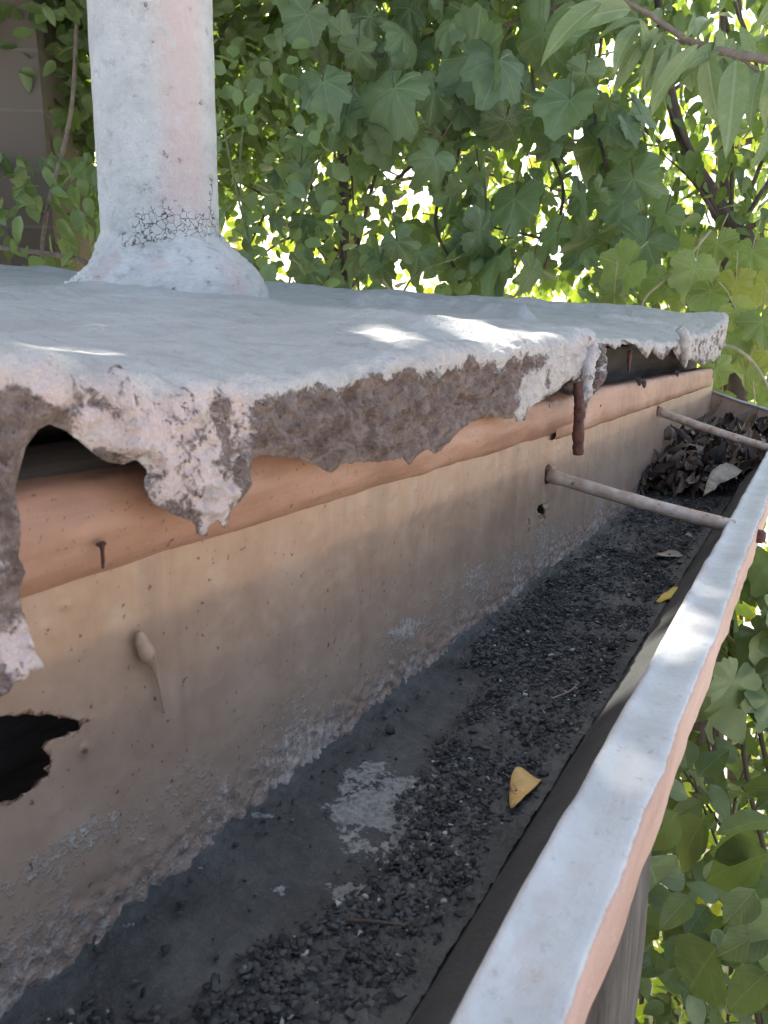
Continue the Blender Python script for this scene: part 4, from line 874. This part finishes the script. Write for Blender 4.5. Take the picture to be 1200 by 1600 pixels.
L.append(tube([at(430, 560, 2.3), at(600, 560, 2.3)], .004, 6)); L.append(tube([at(430, 560, 2.3), np.array([-.95, 1.9, GZ])], .008, 6)); mk('stem', *merge(L), M_STEM, sh)
# left bush
lb = thing('left_bush', 'pale green bush with arching twigs behind the roof at the far left', 'bush')
P, g = cloud(420, -150, 170, 235, 440, 2.5, 3.0, 43, 1., .32, 4.); P2, g2 = cloud(22, 80, 160, -60, 250, 2.6, 3.0, 44, 1., .3, 4.); P = np.concatenate([P, P2])
tip, n = hang(P, g, .7, .7); leaves('foliage', OVAL, P, tip, n, .06+.05*g.rand(len(P)), ML_RND, lb)
L = [tube(spline([at(-60, 380, 2.6), at(50, 393, 2.55), at(130, 408, 2.55), at(160, 440, 2.6)], 8), .008, 8, .1, 1), tube(spline([at(60, 520, 2.7), at(70, 350, 2.7), at(110, 180, 2.7), at(120, 30, 2.75)], 8), .007, 8, .1, 2), tube([at(60, 520, 2.7), np.array([-2., 1.55, GZ])], .012, 6)]
mk('stem', *merge(L), M_TWIG, lb)
# foliage right of the rim
ct = thing('small_leaved_tree', 'small-leaved dark tree filling the space under the long drooping leaves at the right', 'tree')
P, g = cloud(1500, 960, 1420, -60, 560, 2.5, 3.0, 83, 1., .36, 4.); tip, n = hang(P, g, .7, .6)
leaves('crown', OVAL, P, tip, n, .045+.045*g.rand(len(P)), ML_MID, ct)
L = [tube(spline([at(1090, 1100, 2.8)*np.array([1, 1, 0])+np.array([0, 0, GZ]), at(1160, 520, 2.8), at(1140, 360, 2.8), at(1060, 200, 2.8), at(1020, -60, 2.8)], 8), np.linspace(.05, .012, 33), 8, .2, 5)]
for k in range(8): e = at(980+55*k, 60+60*(k*3 % 7), 2.75); L.append(tube(spline([at(1140, 380, 2.8), (at(1140, 380, 2.8)+e)/2+np.array([0, 0, .04]), e], 6), np.linspace(.012, .002, 13), 6))
mk('trunk', *merge(L), M_BARK, ct)
rv = thing('broad_leaved_bush', 'bush of broad overlapping leaves growing up beside the outer rim of the gutter', 'bush')
pos, sz, tips, ns = [], [], [], []; g = np.random.RandomState(25)
for k in range(105):
    y = 850+g.rand()*250; x = 1090+g.rand()*260+(0 if y < 1200 else 30); d = 1.25+.55*g.rand()
    if gapf(np.array([x*1.]), np.array([y]), 1.1)[0] > .4: continue
    c = at(x, y, d); pos.append(c); sz.append((60+45*g.rand())*d/F); tips.append(np.array([.35+g.normal()*.35, g.normal()*.35, -.7])); ns.append(to_cam(c)*.6+np.array([g.normal()*.3, g.normal()*.3, .9]))
leaves('foliage', [oval_leaf(60+i, .34, 9, .3, .12, .7, .03) for i in range(4)]+PALM[:3], pos, tips, ns, np.array(sz), ML_RND, rv)
L = []
for k in range(5):
    a_ = at(1120+g.rand()*130, 870+g.rand()*150, 1.5); L.append(tube(spline([a_, a_+np.array([.05, .05, -.5]), np.array([.55+.2*g.rand(), 1.7+.2*g.rand(), GZ])], 8), np.linspace(.003, .009, 17), 6))
mk('stem', *merge(L), M_BARK, rv)
ds = thing('dark_shrub', 'dark shrub with veined oval leaves in the lower right corner below the rim', 'shrub')
pos, sz, tips, ns = [], [], [], []
for (x, y, x2, y2) in [(1200, 1335, 1090, 1370), (1190, 1330, 1100, 1320), (1215, 1370, 1190, 1480), (1180, 1390, 1130, 1450), (1060, 1270, 1000, 1330), (1100, 1280, 1050, 1360), (1010, 1340, 1040, 1400), (1210, 1280, 1120, 1290), (1200, 1450, 1120, 1500), (1120, 1480, 1060, 1560), (1200, 1520, 1130, 1580), (1080, 1400, 1030, 1450), (1230, 1400, 1200, 1540)]:
    d = 1.05+.15*g.rand(); a_ = at(x, y, d); b_ = at(x2, y2, d+.05*g.normal()); pos.append(a_); tips.append(b_-a_); sz.append(np.linalg.norm(b_-a_)*1.05); ns.append(to_cam(a_)*.8+np.array([g.normal()*.25, g.normal()*.25, .5]))
P, g = cloud(1900, 930, 1420, 1130, 1750, 1.3, 2.3, 52, 1., .44, 5.); tip, n = hang(P, g, .8, .5, .6)
leaves('foliage', [oval_leaf(80+i, .30, 9, .3, .2, .7, .02) for i in range(4)], pos+list(P), tips+list(tip), ns+list(n), np.concatenate([sz, .035+.05*g.rand(len(P))]), ML_OVAL, ds)
L = []
for k in range(7):
    a_ = at(960+g.rand()*300, 1100+g.rand()*350, 1.3+.8*g.rand()); b_ = np.array([.2+.5*g.rand(), 1.2+.8*g.rand(), GZ]); L.append(tube(spline([a_, a_*.7+b_*.3+np.array([g.normal()*.12, g.normal()*.12, 0]), b_], 8), np.linspace(.002, .009, 17), 6, .1, k))
mk('stem', *merge(L), M_BARK, ds)
# hedge further down, sunlit
lh = thing('garden_hedge', 'low sunlit green hedge on the ground seen through the shrub at the lower right', 'hedge')
P, g = cloud(7500, 880, 1600, 640, 1750, 2.7, 3.6, 61, .9, .40, 2.); tip, n = hang(P, g, .9, .2, .5)
leaves('foliage', SMALL, P, tip, n, .045+.05*g.rand(len(P)), ML_FAR, lh)
L = [tube(spline([at(1000+k*70, 900+40*(k % 3), 3.1), at(1010+k*70, 1300, 3.1), np.array(at(1010+k*70, 1500, 3.1)*np.array([1, 1, 0])+np.array([0, 0, GZ]))], 6), .01, 6, .1, k) for k in range(7)]
mk('stem', *merge(L), M_BARK, lh)

# ------------------------------------------------------------------ block chimney at top left, post, house wall
c0 = at(76, 270, 2.85); nb = thing('block_chimney', 'dark block chimney rising out of the leaves at the top left', 'chimney')
V, Fc = box(c0[0]-1.1, c0[0], c0[1], c0[1]+.8, GZ, 2.6)
V = np.array(V); ang = R(38); c_ = c0[:2]; W = V.copy(); W[:, 0] = c_[0]+(V[:, 0]-c_[0])*math.cos(ang)-(V[:, 1]-c_[1])*math.sin(ang); W[:, 1] = c_[1]+(V[:, 0]-c_[0])*math.sin(ang)+(V[:, 1]-c_[1])*math.cos(ang)
mk('stack', W, Fc, M_BLOCK, nb, shade=False)
W2 = W.copy(); cc = W.mean(0); W2[:, :2] = cc[:2]+(W[:, :2]-cc[:2])*1.08; W2[:4, 2] = 2.6; W2[4:, 2] = 2.72; mk('cap', W2, Fc, M_BLOCK, nb, shade=False)
pq = onZ(986, 1500, -.40); d_ = ray(986, 1500); pq = d_*(.43/d_[1])
ys = []; n = 60; V = []
zs_ = np.linspace(GZ, -.232, n); ring = [(-.09, -.045), (-.09, .045), (-.082, .05), (-.008, .05), (0, .043), (0, -.043), (-.008, -.05), (-.082, -.05)]
P = np.zeros((n, 9, 3))
for i, (a, b) in enumerate(ring+[ring[0]]): P[:, i] = np.c_[np.full(n, pq[0]+a), np.full(n, pq[1]+b), zs_]
P[..., :2] += .0025*np.stack([fbm(P*np.array([1, 1, .3]), 30, 3, 3), fbm(P*np.array([1, 1, .3]), 30, 3, 7)], -1); P[:, -1] = P[:, 0]
tag(grid_mesh('wooden_post', P[:, ::-1], M_POST), 'weathered grey wooden post standing under the outer side of the gutter', 'post')
hw = thing('brick_house', 'brick wall of the house below the flat roof and behind the gutter', 'house')
V = [(XW-.0625, -.42), (XW-.0625, YR-.08), (-1.9, 1.36), (-2.8, 1.05), (-2.8, -.42)]; n = len(V)
VV = [(a, b, GZ) for a, b in V]+[(a, b, -.128 if True else 0) for a, b in V]
mk('wall', VV, [tuple(range(n))[::-1], tuple(range(n, 2*n))]+[(i, (i+1) % n, n+(i+1) % n, n+i) for i in range(n)], M_BRICK, hw, shade=False)
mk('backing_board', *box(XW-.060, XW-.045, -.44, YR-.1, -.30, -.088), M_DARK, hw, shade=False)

# ------------------------------------------------------------------ leaf litter and single fallen leaves
g = np.random.RandomState(33); N = 1000
X = XW+.01+(XLI-.03-XW)*g.rand(N); Y = 1.08+.78*g.rand(N)**.8; hmax = .010+.050*smooth(1.0, 1.35, Y)*smooth(1.95, 1.6, Y)
P = np.stack([X, Y, ZF+.004+hmax*g.rand(N)], -1); ok = (Y > 1.08+.10*(X-XW)/.13) ; P = P[ok]; N = len(P)
tip = g.normal(size=(N, 3))*np.array([1, 1, .35]); n = g.normal(size=(N, 3))*.55+np.array([.0, 0, 1])
CURL = [oval_leaf(90+i, .30, 9, 1.2+.5*i, 1.3, .8, .16) for i in range(4)]+[palm_leaf(50+i, 30, .06, .9) for i in range(2)]
tag(leaves('leaf_litter', CURL, P, tip, n, .02+.032*g.rand(N), M_LITTER, None), 'heap of dark rotting leaves clogging the far end of the gutter', 'leaves', kind='stuff')
def fallen(name, label, pts, mat, th=.0006, z=.006, curl=.008, grp=None):
    """outline given in photo pixels, laid on the gutter floor as a curled blade of its own thickness"""
    O = np.array([onZ(x, y, ZF+z) for x, y in pts]); O = spline(list(O)+[O[0]], 5)[:-1]; c = O.mean(0); n = len(O)
    V = [c]+[c+(o-c)*.5 for o in O]+list(O); V = np.array(V); ax = norm(O[0]-c); d = (V-c)@np.cross(ax, [0, 0, 1]); V[:, 2] += curl*(d/np.abs(d).max())**2+.0015*fbm(V, 90, 2, 3)
    Fc = [(0, 1+i, 1+(i+1) % n) for i in range(n)]+[(1+i, 1+n+i, 1+n+(i+1) % n, 1+(i+1) % n) for i in range(n)]
    m = len(V); V2 = V-np.array([0, 0, th]); Fb = [tuple(m+i for i in f[::-1]) for f in Fc]; Fs = [(1+n+i, 1+n+(i+1) % n, m+1+n+(i+1) % n, m+1+n+i) for i in range(n)]
    return tag(mk(name, np.concatenate([V, V2]), Fc+Fb+[f[::-1] for f in Fs], mat), label, 'leaf', grp)
fallen('fallen_leaf', 'tan curled leaf with a brown centre lying on the black crumbs near the rim', [(846, 1214), (836, 1232), (822, 1250), (806, 1262), (802, 1271), (797, 1262), (796, 1240), (800, 1222), (814, 1213), (830, 1212)], M_YLEAF, curl=.006)
fallen('fallen_leaf', 'small bright yellow leaf lying in the gutter below the nearer rod', [(1068, 917), (1062, 924), (1050, 932), (1048, 940), (1042, 936), (1030, 940), (1026, 938), (1036, 930), (1050, 921), (1060, 918)], M_YLEAF2, curl=.004)
fallen('dry_leaf', 'bleached crumpled leaf lying across the dark heap at the gutter end', [(1160, 735), (1150, 745), (1125, 752), (1112, 765), (1108, 785), (1098, 790), (1100, 770), (1108, 750), (1125, 738), (1145, 732)], M_PALE, z=.045, curl=.015)
fallen('dry_leaf', 'small pale scrap of leaf just before the nearer rod on the gutter floor', [(1068, 868), (1055, 872), (1030, 872), (1022, 868), (1035, 864), (1055, 863)], M_PALE, z=.005, curl=.003)

V, Fc = tube(spline([onZ(540, 1438, ZF+.006), onZ(585, 1440, ZF+.007), onZ(635, 1446, ZF+.006)], 6), np.linspace(.0009, .0005, 13), 7, .2, 4)
tag(mk('twig', V, Fc, M_BARK), 'thin dark twig lying across the black crumbs at the bottom of the gutter', 'twig')
V, Fc = tube(spline([onZ(862, 1092, ZF+.006), onZ(890, 1080, ZF+.007), onZ(905, 1066, ZF+.006)], 6), np.linspace(.0008, .0004, 13), 7, .2, 4)
tag(mk('twig', V, Fc, M_TWIG), 'short pale twig lying on the crumbs above the tan curled leaf', 'twig')
